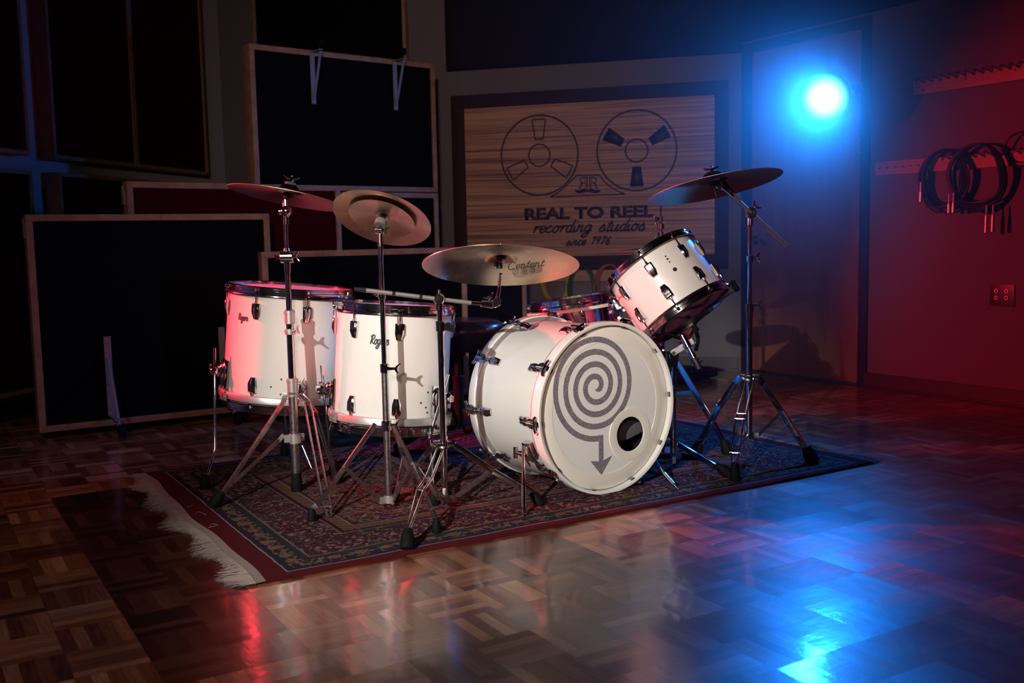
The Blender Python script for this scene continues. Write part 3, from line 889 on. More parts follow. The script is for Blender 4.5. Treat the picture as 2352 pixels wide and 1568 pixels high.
panel(WL, s_a - 1.2, s_a, zlo, 2.9, TH1, 'burgundy fabric wall panel at the far left, lit by a red glow')
s_b, zlo2 = WL.hit(126, 364, TH1); s_c = WL.hit(317, 384, TH1)[0]; s_d = WL.hit(480, 402, TH1)[0]
panel(WL, s_b, s_d, zlo2, 2.9, TH1, 'large double burgundy wall panel with a seam, above the smaller panel', split=s_c)
s_e, z_e = WL.hit(74, 392, TH1); panel(WL, s_e - 1.2, s_e, 0.14, z_e, TH1, 'lower burgundy wall panel at the far left edge')
s_f, z_f = WL.hit(135, 395, TH1); panel(WL, s_f, s_f + 1.15, 0.14, z_f, TH1, 'burgundy wall panel behind the large black gobo, below the double panel')
# tall dark panel on the back wall, far left
s0, s1 = WB.hit(938, 300, .06)[0], WB.hit(592, 300, .06)[0]
panel(WB, s0, s1, 0.14, 3.0, 0.06, 'tall black fabric panel high on the back wall behind the stacked gobos', 'grey_fabric')

# ---- gobos
def gobo(label, pL, pR, z0, z1, mat, th=0.10, legs=(), frame_w=0.030, legs_top=False, latches=(), group='wheeled acoustic gobos behind the kit'):
    pL = Vector((pL[0], pL[1], 0)); pR = Vector((pR[0], pR[1], 0))
    d = (pR - pL); L = d.length; yaw = math.degrees(math.atan2(d.y, d.x))
    W_l = Wall(pL, yaw, -1)
    r = thing('acoustic_gobo', label, 'acoustic panel', pL + d / 2 + UP * z0, group)
    mb = MB(); f = frame_w
    for a0, a1, b0, b1 in ((0, L, z0, z0 + f), (0, L, z1 - f, z1), (0, f, z0 + f, z1 - f), (L - f, L, z0 + f, z1 - f)):
        W_l.box(mb, a0, a1, b0, b1, -th, 0, 0.002)
    mb.build('frame', 'pine', r)
    mb = MB(); W_l.box(mb, f, L - f, z0 + f, z1 - f, -th + .008, -0.010); mb.build('fabric', mat, r)
    for px, top in legs:
        if legs_top:
            # spare bracket fixed upside down at the top edge
            a = W_l.hit(px, 130)[0]
            zt_ = z1; br = MB()
            br.bar(W_l.at(a, zt_ - .30, 0.004), W_l.at(a, zt_ - 0.01, 0.004), 0.028, 0.005, W_l.d)
            br.bar(W_l.at(a, zt_ - .012, 0.0), W_l.at(a, zt_ - .012, 0.11), 0.028, 0.005, W_l.d)
            br.bar(W_l.at(a, zt_ - .28, 0.008), W_l.at(a, zt_ - .02, 0.105), 0.014, 0.005, W_l.d)
            b_ = br.build('bracket', 'steel', r)
            c = MB(); c.cyl(W_l.at(a, zt_ - .01, .09), W_l.at(a, zt_ + .02, .09), 0.008); c.cyl(W_l.at(a - .011, zt_ + .03, .10), W_l.at(a + .011, zt_ + .03, .10), 0.022, None, 20)
            c.build('caster', 'rubber', b_)
        else:
            a = W_l.hit(px, 900)[0]; br = MB(); zt_ = top; q = 0.17
            br.bar(W_l.at(a, z0 + .045, 0.004), W_l.at(a, zt_, 0.004), 0.032, 0.006, W_l.d)
            br.bar(W_l.at(a, z0 + .05, 0.0), W_l.at(a, z0 + .05, q), 0.032, 0.006, W_l.d)
            br.bar(W_l.at(a, z0 + .055, q - .01), W_l.at(a, zt_ - .10, 0.01), 0.014, 0.006, W_l.d)
            for zz in (zt_ - .03, z0 + .2, z0 + .08): br.cyl(W_l.at(a, zz, .006), W_l.at(a, zz, .011), 0.006, None, 10)
            b_ = br.build('bracket', 'steel', r)
            c = MB(); c.cyl(W_l.at(a, z0 + .05, q - .01), W_l.at(a, .055, q - .01), 0.010)
            c.bar(W_l.at(a, z0 + .035, q - .01), W_l.at(a + .02, .035, q), 0.03, 0.004, W_l.n)
            c.build('caster_fork', 'steel', b_)
            c = MB(); c.cyl(W_l.at(a - .005, .032, q), W_l.at(a + .026, .032, q), 0.032, None, 24, 0.004); c.build('caster_wheel', 'rubber', b_)
    for (a, zz) in latches:
        mb = MB(); a_ = a if a >= 0 else L + .004 ; a_ = -0.004 if a == 0 else a_
        W_l.box(mb, a_ - .004, a_ + .004, zz - .035, zz + .035, -0.06, -0.03); mb.cyl(W_l.at(a_, zz + .03, -.045), W_l.at(a_, zz + .055, -.045), 0.006); mb.build('latch', 'steel', r)
    return W_l
G1 = gobo('large black gobo with pine frame at the left, standing on two casters', (-2.178, 4.584), (-1.222, 5.184), 0.035, 1.032, 'grey_fabric', 0.09, ((253, .46), (515, .47)), latches=((0, .96), (-1, .96)))
G2 = gobo('low black gobo directly behind the two floor toms', (-1.215, 4.96), (-0.238, 5.50), 0.035, 0.840, 'grey_fabric', 0.07, (), latches=())
gobo('narrow black gobo behind the centre cymbal, left of the yellow cable', (-0.27, 5.68), (0.095, 6.05), 0.035, 0.83, 'grey_fabric', 0.06, ())
GC = gobo('burgundy gobo standing behind the large black one', (-1.865, 4.99), (-0.955, 5.78), 0.035, 1.197, 'red_fabric', 0.06, (), latches=((0, 1.12),))
gobo('black gobo behind the floor toms, carrying another on top', (-1.17, 5.82), (-0.444, 6.40), 0.035, 1.172, 'grey_fabric', 0.09, ())
gobo('black gobo stacked on top of another, with two brackets on its upper edge', (-1.396, 5.63), (-0.444, 6.40), 1.178, 1.965, 'grey_fabric', 0.09, ((716, 0), (905, 0)), legs_top=True)

# ------------------------------------------------------------------ rug
RU0, RU1, RV0, RV1 = -4.585 * .88, -2.868 * .88, 0.862 * .88, 3.535 * .88
RL, RW = RV1 - RV0, RU1 - RU0
# rug frame: x along v (long), y from the front edge back
rm = Matrix.Identity(4); org = UD * RU1 + VD * RV0
for i in range(3):
    rm[i][0] = VD[i]; rm[i][1] = -UD[i]; rm[i][2] = UP[i]; rm[i][3] = org[i]
rug = thing('persian_rug', 'red and navy patterned rug with cream fringe under the whole drum kit', 'rug', rm)
mb = LB(); nx, ny = 60, 40; RZ = 0.009
def rw_x(t, s): return t * RL + (0.007 * math.sin(s * 9.0) + 0.004 * math.sin(s * 23)) * (1 - t) * (0 < s < 1)
vs = []
for i in range(nx + 1):
    for j in range(ny + 1):
        t, s = i / nx, j / ny
        vs.append((rw_x(t, s), s * RW + 0.004 * math.sin(t * 14), RZ + 0.0008 * math.sin(t * 40 + s * 11)))
n0 = len(vs)
fs = [(i * (ny + 1) + j, (i + 1) * (ny + 1) + j, (i + 1) * (ny + 1) + j + 1, i * (ny + 1) + j + 1) for i in range(nx) for j in range(ny)]
edge = [i * (ny + 1) for i in range(nx + 1)] + [nx * (ny + 1) + j for j in range(1, ny + 1)] + [i * (ny + 1) + ny for i in range(nx - 1, -1, -1)] + [j for j in range(ny - 1, 0, -1)]
for e in edge: vs.append((vs[e][0], vs[e][1], 0.0005))
m_ = len(edge)
fs += [(edge[i], edge[(i + 1) % m_], n0 + (i + 1) % m_, n0 + i) for i in range(m_)]
mb.add(vs, fs)
mb.build('rug_pile', mat_rug(RL, RW), rug)
R = random.Random(4)
for sgn, base in ((-1, 0.0), (1, RL)):
    mb = LB()
    # woven band
    N = 50; vs = []
    for j in range(N + 1):
        s = j / N; bx = rw_x(0, s) if sgn < 0 else RL
        bw = 0.028 if sgn < 0 else 0.008
        vs += [(bx, s * RW, 0.0075), (bx + sgn * bw + .002 * math.sin(j * 1.3), s * RW, 0.0060), (bx + sgn * bw, s * RW, 0.0005)]
    mb.add(vs, [(3 * j + q, 3 * j + 3 + q, 3 * j + 4 + q, 3 * j + 1 + q) for j in range(N) for q in (0, 1)])
    n = 760
    for i in range(n):
        s = (i + R.random()) / n; bx = (rw_x(0, s) if sgn < 0 else RL) + sgn * (0.026 if sgn < 0 else 0.006)
        L = R.uniform(.055, .085) * (0.8 + .3 * math.sin(s * 31)) * (1.0 if sgn < 0 else 0.85)
        sk = R.uniform(-.35, .1) + 0.35 * math.sin(s * 17 + 1); x = bx; y = s * RW; pts = []
        for k in range(5):
            q = k / 4
            pts.append((bx + sgn * L * q * math.cos(sk * q), y + L * math.sin(sk) * q + R.uniform(-.002, .002), 0.0022 + .005 * (1 - q) + R.uniform(0, .004) * q))
        mb.tube(pts, [0.0012, 0.0012, 0.0011, 0.0009, 0.0004], 4)
    if sgn < 0:
        for i in range(4):
            y = R.uniform(.45, .9) * RW / 1.5; pts = [(R.uniform(0, .01), y, .011), (.02, y + R.uniform(-.02, .02), .014), (.035, y + R.uniform(-.03, .03), .011)]
            mb.tube(catmull(pts, 4), 0.0009, 4)
    tag(mb.build('fringe', 'fringe', rug), 'cream cotton fringe', kind='stuff')

# ------------------------------------------------------------------ drum parts
def lug_mesh(L=0.056, w=0.021, d=0.017):
    """chrome lug: X out of shell, Z along shell, pointed at -Z"""
    mb = LB()
    prof = [(0, L / 2), (d * .75, L / 2), (d, L * .40), (d * 1.0, -L * .12), (d * .55, -L * .5), (0, -L * .5)]
    n = len(prof)
    secs = [(-w / 2, 0.72), (-w * .32, 1.0), (-w * .1, 1.0), (-w * .06, .90), (w * .06, .90), (w * .1, 1.0), (w * .32, 1.0), (w / 2, 0.72)]
    vs = []; fs = []
    for y, k in secs:
        for x, z in prof:
            nar = 1.0 if z > -L * .2 else 0.62
            vs.append((x * k, y * nar, z))
    for a in range(len(secs) - 1):
        for i in range(n - 1): fs.append((a * n + i, a * n + i + 1, (a + 1) * n + i + 1, (a + 1) * n + i))
    fs.append(tuple(range(n))); fs.append(tuple(range((len(secs) - 1) * n, len(secs) * n))[::-1])
    mb.add(vs, fs)
    mb.cyl((d * .55, 0, L / 2), (d * .55, 0, L / 2 + .008), 0.0055, 0.0045, 12)
    return mb


def metal_hoop(mb, R, z0, h, flip=1):
    """flanged triple hoop around radius R, rim at z0 (+flip is up)"""
    f = flip
    prof = [(R + .002, z0 + .0 * f), (R + .004, z0 + .002 * f), (R + .0075, z0 - .000 * f), (R + .0075, z0 - .004 * f), (R + .0045, z0 - .006 * f), (R + .0045, z0 - h * .35 * f), (R + .009, z0 - h * .42 * f), (R + .009, z0 - h * .75 * f), (R + .016, z0 - h * .86 * f), (R + .017, z0 - h * f), (R + .013, z0 - h * f), (R + .005, z0 - h * .82 * f), (R + .001, z0 - h * .8 * f)]
    mb.lathe(prof, None, 72, True)


def drum(name, label, cat, ctr, axis, R, L, nl, phase, lug_len=0.056, bottom='coated', top='coated', group=None, hoop_h=0.026, shell='white', lower_phase=None, band=False, xdir=None, lug_w=.021):
    """frame: Z = axis, X towards the camera side; ctr = middle of the shell"""
    z = Vector(axis).normalized(); x = (xdir or (CAMLOC - Vector(ctr))); m = frame(ctr, z, x)
    # frame(): columns x,y,z with y = z cross x
    root = thing(name, label, cat, m, group)
    mb = LB(); mb.lathe([(R - .007, L / 2), (R, L / 2 - .002), (R, -L / 2 + .002), (R - .007, -L / 2)], None, 96, True); mb.build('shell', shell, root)
    mb = LB(); mb.lathe([(1e-5, L / 2 + .012), (R - .02, L / 2 + .012), (R - .003, L / 2 + .011), (R + .001, L / 2 + .006), (R + .003, L / 2 - .004)], None, 72); mb.build('drum_head', top, root)
    mb = LB(); mb.lathe([(1e-5, -L / 2 - .012), (R - .02, -L / 2 - .012), (R - .003, -L / 2 - .011), (R + .001, -L / 2 - .006), (R + .003, -L / 2 + .004)], None, 72); mb.build('bottom_head', bottom, root)
    mb = LB(); metal_hoop(mb, R, L / 2 + .022, hoop_h + .006, 1); mb.build('top_hoop', 'chrome', root)
    mb = LB(); metal_hoop(mb, R, -L / 2 - (.036 if band else .022), hoop_h + .006, -1); mb.build('bottom_hoop', 'chrome', root)
    if band:
        mb = LB(); mb.lathe([(R + .0165, -L / 2 + .026), (R + .0185, -L / 2 + .023), (R + .0185, -L / 2 + .002), (R + .0165, -L / 2), (R + .002, -L / 2), (R + .002, -L / 2 + .026)], None, 96, True)
        for a in (-62, 62):
            aa = math.radians(a); mb.box((0, 0, 0), (.006, .05, .026), Matrix.Rotation(aa, 4, 'Z') @ Matrix.Translation((R + .022, 0, -L / 2 + .006)), .001)
            for dy in (-.014, .014): mb.cyl(Matrix.Rotation(aa, 4, 'Z') @ Vector((R + .024, dy, -L / 2 + .006)), Matrix.Rotation(aa, 4, 'Z') @ Vector((R + .028, dy, -L / 2 + .006)), .004, None, 10)
        mb.build('leg_band', 'satin', root)
    lug0 = rod0 = None
    for top_, ph in ((1, phase), (-1, phase if lower_phase is None else lower_phase)):
        for i in range(nl):
            a = math.radians(ph + 360 * i / nl)
            zz = top_ * (L / 2 - .038 - lug_len / 2)
            ml = Matrix.Rotation(a, 4, 'Z') @ Matrix.Translation((R, 0, zz)) @ (Matrix.Identity(4) if top_ > 0 else Matrix.Rotation(PI, 4, 'X'))
            if lug0 is None:
                lug0 = lug_mesh(lug_len, lug_w).build('lug', 'chrome', root); lug0.matrix_local = ml
                rb = LB(); rb.cyl((.0095, 0, lug_len / 2), (.0125, 0, lug_len / 2 + .048), .0028, None, 8); rb.cyl((.0125, 0, lug_len / 2 + .046), (.0128, 0, lug_len / 2 + .056), .0055, .004, 8)
                rb.box((.010, 0, lug_len / 2 + .040), (.012, .014, .010), None, .002)
                rod0 = rb.build('tension_rod', 'chrome', root); rod0.matrix_local = ml
            else:
                inst(lug0, root, ml); inst(rod0, root, ml)
    return root, m


def axis_for(lean_right, lean_cam, ctr):
    c = (CAMLOC - Vector(ctr)); c.z = 0; c.normalize(); r = UP.cross(c)   # r: image right when looking at it
    return (UP + r * math.tan(math.radians(lean_right)) + c * math.tan(math.radians(lean_cam))).normalized()


def shell_script(root, m, R, txt, ang, z, size, w, name='name_script', mat='ink', off=.0012, slope=0.0):
    """script lettering bent around a shell; ang in degrees at the text middle"""
    paths, tw = script_paths(txt, .2); k = size; mb = LB()
    def fn(x, y):
        a = math.radians(ang) + (x - tw * k / 2) / R
        return (math.cos(a) * (R + off), math.sin(a) * (R + off), z + y + slope * x)
    for p in paths: ribbon(mb, [(x * k, y * k) for x, y in p], w, fn)
    return mb.build(name, mat, root)


def drum_leg(root, m, top, bend, foot, fz, bracket_at=None, name='leg', knob=None, R=None, num=None):
    """bent rod leg with rubber foot and its shell bracket"""
    mb = MB(); f = Vector(foot)
    mb.tube([top, bend, (Vector(bend) * .25 + f * .75) + UP * .012, f + UP * .045], .0052, 10); lg = mb.build('leg', 'chrome', root)
    mb = MB(); mb.lathe([(1e-5, 0), (.019, 0), (.021, .006), (.016, .035), (.010, .050), (1e-5, .052)], Matrix.Translation(f), 20); mb.build('rubber_foot', 'rubber', lg)
    return lg


# ---- floor tom left (larger)
c1 = P(661, 789, 3.85)
ax1 = axis_for(5.4, 1.0, c1)
t1, m1 = drum('floor_tom', 'larger white floor tom at the left with a pale head, farther from the bass drum', 'floor tom', c1, ax1, 0.2285, 0.400, 8, 15, .056, group='white floor toms', band=True, lug_w=.031)
shell_script(t1, m1, .2285, 'Rogers', -46, 0.095, .0135, .0035)
c2 = P(902, 834, 3.60)
ax2 = axis_for(4.2, -1.0, c2)
t2, m2 = drum('floor_tom', 'smaller white floor tom beside the bass drum, overlapping the larger one', 'floor tom', c2, ax2, 0.203, 0.388, 8, 5, .056, group='white floor toms', band=True, lug_w=.031)
shell_script(t2, m2, .203, 'Rogers', -14, 0.082, .0175, .0042)
# small open holes in the shells
for root, R_, hs_ in ((t1, .2285, ((-4, -.105), (-13, -.135), (-4, -.160))), (t2, .203, ((38, -.080), (30, -.115), (38, -.150), (36, -.132)))):
    for a, z in hs_:
        mb = LB(); aa = math.radians(a); p = Vector((math.cos(aa) * R_, math.sin(aa) * R_, z)); n_ = Vector((math.cos(aa), math.sin(aa), 0))
        mb.cyl(p - n_ * .001, p + n_ * .0008, .0034, None, 12); mb.build('screw_hole', 'ink', root)


def leg_bracket(root, R_, L_, ang, num=None):
    """chrome disc clamp on a plate near the lower edge of the shell"""
    rot = Matrix.Rotation(math.radians(ang), 4, 'Z'); mb = LB()
    mb.box((R_ + .004, 0, -L_ / 2 + .085), (.008, .062, .105), rot, .003)
    mb.prism([(-.03, -.03), (.03, -.03), (.018, -.062), (-.018, -.062)], 0, .006, rot @ Matrix.Translation((R_ + .002, 0, -L_ / 2 + .062)) @ Matrix.Rotation(PI / 2, 4, 'Y') @ Matrix.Rotation(PI / 2, 4, 'Z'))
    pm = rot @ Matrix.Translation((R_ + .008, 0, -L_ / 2 + .095)) @ Matrix.Rotation(PI / 2, 4, 'Y')
    mb.lathe([(.034, 0), (.034, .006), (.031, .008), (.029, .010), (.029, .016), (.025, .018), (.021, .022), (.021, .028), (.012, .032), (1e-5, .032)], pm, 32)
    b_ = mb.build('leg_bracket', 'chrome', root)
    mb = LB(); q = rot @ Matrix.Translation((R_ + .048, 0, -L_ / 2 + .095))
    mb.lathe([(1e-5, -.022), (.014, -.018), (.019, -.006), (.019, .006), (.014, .018), (1e-5, .022)], q @ Matrix.Rotation(PI / 2, 4, 'X'), 20)
    mb.cyl(q @ Vector((0, -.02, 0)), q @ Vector((0, -.048, 0)), .006, None, 10)
    mb.box((0, -.052, 0), (.010, .008, .042), q, .003)
    mb.build('clamp_knob', 'chrome', b_)
    if num:
        mb = LB(); mb.box((.0195, 0, 0), (.002, .020, .020), q, .0005); tp = mb.build('number_tape', 'tape', b_)
        t = text_mesh('n', num, q @ Matrix.Translation((.0210, 0, -.007)) @ Matrix.Rotation(PI / 2, 4, 'Z') @ Matrix.Rotation(PI / 2, 4, 'X'), .008, 'ink')
        t.build('number', 'ink', b_)
    return q


for ang, foot, bend, num, root, mm, R_, L_ in (
        (-72, F(472, 1122, RZ), P(494, 1030, 3.66), None, t1, m1, .2285, .400),
        (-172, F(655, 1045, RZ), P(657, 990, 4.12), None, t1, m1, .2285, .400),
        (62, F(768, 1085, RZ), P(752, 1000, 3.78), None, t1, m1, .2285, .400),
        (-84, P(772, 1095, 3.60).xy.to_3d() + UP * RZ, P(757, 1028, 3.58), None, t2, m2, .203, .388),
        (172, Vector((-0.30, 3.93, RZ)), Vector((-.33, 3.86, .12)), None, t2, m2, .203, .388),
        (50, F(997, 1158, RZ), P(986, 1010, 3.44), '3', t2, m2, .203, .388)):
    q = mm @ leg_bracket(root, R_, L_, ang, num)
    c = q.translation; up = mm.to_3x3() @ Vector((0, 0, 1))
    drum_leg(root, mm, c + up * .085, bend, foot, RZ)

# ---- tilted rack tom
ct = P(1533, 662, 3.70)
w_ = (ct - CAMLOC).normalized()
axr = -(RT * .50 + DN * .78 - FW * .25).normalized()     # pointing to the batter head
t3, m3 = drum('rack_tom', 'small white tom tilted on a stand above and behind the bass drum', 'tom drum', ct, axr, 0.172, 0.222, 8, -3, .052, bottom='clear_head', hoop_h=.024, lug_w=.030)
for a, z, r_ in ((20, .062, .003), (20, .050, .0038), (20, .037, .003), (20, .004, .0075)):
    aa = math.radians(a); n_ = Vector((math.cos(aa), math.sin(aa), 0)); p = n_ * .172 + UP * z
    mb = LB(); mb.cyl(p - n_ * .001, p + n_ * .0008, r_, None, 14); mb.build('screw_hole', 'ink', t3)
mb = LB(); aa = math.radians(20); n_ = Vector((math.cos(aa), math.sin(aa), 0)); p = n_ * .1725 + UP * .004; mb.ring(p, n_, .0065, .0014, 20, 6); mb.build('vent_grommet', 'chrome', t3)
mb = LB(); rr = Matrix.Rotation(math.radians(-86), 4, 'Z'); mb.box((.172 + .012, 0, .055), (.028, .040, .05), rr, .008); mb.ball(rr @ Vector((.20, 0, .062)), .016); mb.build('mount_bracket', 'chrome', t3)

# ---- snare
cs = P(1322, 722, 4.17)
axs = axis_for(-7.5, -1.5, cs)
sn, ms = drum('snare_drum', 'chrome snare drum on its stand between the bass drum and tilted tom', 'snare drum', cs, axs, 0.178, 0.100, 8, 8, .012, shell='chrome', hoop_h=.022, lug_w=.012)
for o in list(sn.children):
    if o.name.startswith(('top_hoop', 'bottom_hoop')): o['label'] = 'shiny metal hoop'
mb = LB(); mb.lathe([(.183, .032), (.199, .032), (.199, .020), (.183, .020)], None, 72, True); mb.build('counter_hoop', 'tape', sn)
ss = thing('snare_stand', 'low snare stand mostly hidden behind the bass drum', 'drum stand', (cs.x, cs.y, RZ))
mb = MB(); b_ = cs - axs * .085
mb.cyl(Vector((cs.x, cs.y, .12)), b_ - UP * .03, .011); mb.build('pole', 'chrome', ss)
for a in (20, 140, 260):
    aa = math.radians(a); d = Vector((math.cos(aa), math.sin(aa), 0))
    mb = MB(); e = b_ + d * .17; mb.bar(b_ - UP * .03, e - UP * .004, .014, .006, UP); mb.bar(e - UP * .01, e + UP * .05, .014, .006, d); mb.build('basket_arm', 'chrome', ss)
    mb = MB(); g = Vector((cs.x, cs.y, RZ + .02)) + d * .20; mb.bar(Vector((cs.x, cs.y, .26)), g, .018, .007, UP); lg = mb.build('leg', 'chrome', ss)
    mb = MB(); mb.cyl(g - UP * .019 + d * .0, g + UP * .03, .016, .012); mb.build('rubber_foot', 'rubber', lg)

# ------------------------------------------------------------------ bass drum
BN = Vector((math.cos(math.radians(-56)), math.sin(math.radians(-56)), 0)); BR = Vector((-BN.y, BN.x, 0))
bc = P(1399, 941, 3.39); bc.z = RZ + 0.2905
BRD = 0.2795; BL = 0.385
bm_ = Matrix.Identity(4)
for i in range(3):
    bm_[i][0] = BR[i]; bm_[i][1] = UP[i]; bm_[i][2] = BN[i]; bm_[i][3] = bc[i]
bd = thing('bass_drum', 'white bass drum with a glitter spiral arrow on its front head', 'bass drum', bm_)
# z=0 at front hoop's outer face, shell from -.03 back
mb = LB(); mb.lathe([(BRD - .008, -.022), (BRD, -.024), (BRD, -.022 - BL + .002), (BRD - .008, -.022 - BL)], None, 128, True); mb.build('shell', 'white', bd)
for nm, z0, z1 in (('front_hoop', 0.0, -.042), ('rear_hoop', -BL - .046, -BL - .004)):
    mb = LB(); r0, r1 = BRD + .0035, BRD + .0165
    mb.lathe([(r0, z0), (r0 + .003, z0 + (.002 if z0 == 0 else 0)), (r1 - .002, z0 + (.002 if z0 == 0 else 0)), (r1, z0 - .003 if z0 == 0 else z0 + .003), (r1, z1 + .003 if z0 == 0 else z1 - .003), (r1 - .003, z1), (r0, z1)], None, 128, True)
    mb.build(nm, 'white_hoop', bd)
    mb = LB(); q = z1 - .001 if z0 == 0 else z1 + .001; e = -.010 if z0 == 0 else .010
    mb.lathe([(BRD + .001, q), (BRD + .012, q), (BRD + .0125, q + e * .6), (BRD + .001, q + e)], None, 128, True); mb.build('flesh_hoop', 'satin', bd)
mb = LB(); mb.lathe([(BRD - .0088, -.030), (BRD - .0095, -.034), (BRD - .0095, -BL - .010)], None, 96); mb.build('dark_lining', 'black', bd)  # black lining added so the lit shell wall stays dark through the port
# front head with port hole
PH = (0.105, -0.103); PR = 0.062; HR = BRD + .002; HZ = -.016
mb = LB(); n = 96; vs = []; fs = []
rings = 10
for i in range(n):
    a = 2 * PI * i / n
    ox, oy = HR * math.cos(a), HR * math.sin(a); ix, iy = PH[0] + PR * math.cos(a), PH[1] + PR * math.sin(a)
    for k in range(rings + 1):
        t = k / rings; vs.append((ix + (ox - ix) * t, iy + (oy - iy) * t, HZ if k < rings else HZ - .004))
for i in range(n):
    j = (i + 1) % n
    for k in range(rings): fs.append((i * (rings + 1) + k, j * (rings + 1) + k, j * (rings + 1) + k + 1, i * (rings + 1) + k + 1))
mb.add(vs, fs); mb.build('front_head', 'head', bd)
mb = LB(); mb.lathe([(BRD - .0, HZ - .001), (BRD - .004, HZ + .0016), (BRD - .052, HZ + .0012), (BRD - .053, HZ + .0002)], None, 96); mb.build('muffle_ring', 'head_ring', bd)
mb = LB(); mb.lathe([(PR - .002, 0), (PR - .001, .003), (PR + .001, .0035), (PR + .030, .0022), (PR + .031, 0)], Matrix.Translation((PH[0], PH[1], HZ)), 64); mb.build('port_ring', 'head_ring', bd)
mb = LB(); mb.lathe([(1e-5, -BL - .018), (BRD, -BL - .018)], None, 64); mb.build('batter_head', 'black', bd)
# damping cushion seen through the port
mb = LB(); mb.box((.135, -.085, -.115), (.13, .17, .10), Matrix.Rotation(.25, 4, 'Z'), .03); mb.box((.175, -.02, -.20), (.16, .26, .14), Matrix.Rotation(-.1, 4, 'Z'), .03); mb.build('damping_pad', 'sparkle_pad', bd)
# spiral decal
SC = 0.001473; sx, sy = -0.046, 0.080
path = []
N = 260
for i in range(N + 1):
    th = -PI / 2 + 2 * PI * 4 * i / N - 0.25 * (1 - i / N); r_ = (7.5 + 28.6 * 4 * i / N) * SC
    path.append((sx + r_ * math.cos(th), sy + r_ * math.sin(th)))
mb = LB(); zz = HZ + .0019
def dfn(x, y): return (x, y, zz)
wd = 0.0190
vs = []; fs = []
for i, (x, y) in enumerate(path):
    a, b2 = path[max(i - 1, 0)], path[min(i + 1, N)]
    tx, ty = b2[0] - a[0], b2[1] - a[1]; l = math.hypot(tx, ty); k = min(1.0, .08 + i / 14) * wd / 2
    vs += [dfn(x - ty / l * k, y + tx / l * k), dfn(x + ty / l * k, y - tx / l * k)]
fs = [(2 * i, 2 * i + 1, 2 * i + 3, 2 * i + 2) for i in range(N)]
mb.add(vs, fs)
ex, ey = path[-1]
ax_ = ex + .020
mb.add([dfn(ex - .001, ey + wd / 2), dfn(ex - .001, ey - wd / 2), dfn(ax_ - wd / 2, ey - wd / 2), dfn(ax_ + wd / 2, ey + wd / 2)], [(0, 1, 2, 3)])
by = ey - .080
mb.add([dfn(ax_ - wd / 2, ey - wd / 2), dfn(ax_ + wd / 2, ey + wd / 2), dfn(ax_ + wd / 2, by), dfn(ax_ - wd / 2, by)], [(0, 3, 2, 1)])
tip = by - .048
mb.add([dfn(ax_ - wd / 2, by), dfn(ax_ + wd / 2, by), dfn(ax_ + .047, by + .012), dfn(ax_, tip), dfn(ax_ - .047, by + .006)], [(0, 4, 3), (0, 3, 1), (1, 3, 2)])
mb.build('spiral_arrow_decal', 'glitter', bd)
# lugs, claws, T-rods
def bass_lug():
    mb = LB(); L, w, d = .052, .028, .020
    prof = [(0, L / 2), (d * .8, L / 2), (d, L * .36), (d, -L * .05), (d * .35, -L * .5), (0, -L * .5)]
    secs = [(-w / 2, .7), (-w * .3, 1), (-w * .12, 1), (-w * .08, .9), (w * .08, .9), (w * .12, 1), (w * .3, 1), (w / 2, .7)]
    n = len(prof); vs = []; fs = []
    for y, k in secs:
        for x, z in prof: vs.append((x * k, y * (1 if z > -L * .2 else .8), z))
    for a in range(len(secs) - 1):
        for i in range(n - 1): fs.append((a * n + i, a * n + i + 1, (a + 1) * n + i + 1, (a + 1) * n + i))
    fs.append(tuple(range(n))); fs.append(tuple(range((len(secs) - 1) * n, len(secs) * n))[::-1])
    mb.add(vs, fs); mb.cyl((d * .55, 0, L / 2), (d * .55, 0, L / 2 + .012), .008, .006, 14)
    return mb
def claw():
    mb = LB()   # origin on shell radius at hoop; +Z outwards to hoop edge
    mb.box((.020, 0, .008), (.006, .034, .034), None, .002); mb.prism([(-.017, 0), (.017, 0), (.008, -.022), (-.008, -.022)], -.003, .003, Matrix.Translation((.021, 0, -.008)) @ Matrix.Rotation(PI / 2, 4, 'Y') @ Matrix.Rotation(PI / 2, 4, 'Z'))
    mb.box((.010, 0, .0265), (.022, .018, .005), None, .002); mb.box((.0015, 0, .022), (.004, .018, .010), None, .001)
    mb.cyl((.026, 0, -.02), (.026, 0, .010), .0075, None, 12)
    return mb
def trod():
    mb = LB(); mb.cyl((.014, 0, -.068), (.026, 0, .0), .0032, None, 8); mb.cyl((.026, 0, 0), (.028, 0, .022), .006, None, 12)
    mb.tube(catmull([(.028, -.027, .030), (.028, -.018, .022), (.028, 0, .020), (.028, .018, .022), (.028, .027, .030)], 4), [.004 + .0015 * abs(math.sin(i * .3)) for i in range(17)], 8)
    return mb
L0 = C0 = T0 = None
for side in (1, -1):
    for i in range(10):
        a = math.radians(4 + 36 * i)
        rot = Matrix.Rotation(a, 4, 'Z')
        zl = -.022 - .052 if side > 0 else -.022 - BL + .052
        zc = -.030 if side > 0 else -BL - .016
        fl = Matrix.Identity(4) if side > 0 else Matrix.Rotation(PI, 4, 'X')
        ml = rot @ Matrix.Translation((BRD, 0, zl - (.026 if side > 0 else -.026))) @ fl; mc = rot @ Matrix.Translation((BRD, 0, zc)) @ fl
        bottom = i in (7,) 
        if L0 is None:
            L0 = bass_lug().build('lug', 'chrome', bd); L0.matrix_local = ml
            C0 = claw().build('claw_hook', 'chrome', bd); C0.matrix_local = mc
            T0 = trod().build('tension_rod', 'chrome', bd); T0.matrix_local = mc
        else:
            inst(L0, bd, ml); inst(C0, bd, mc)
            if not bottom: inst(T0, bd, mc)
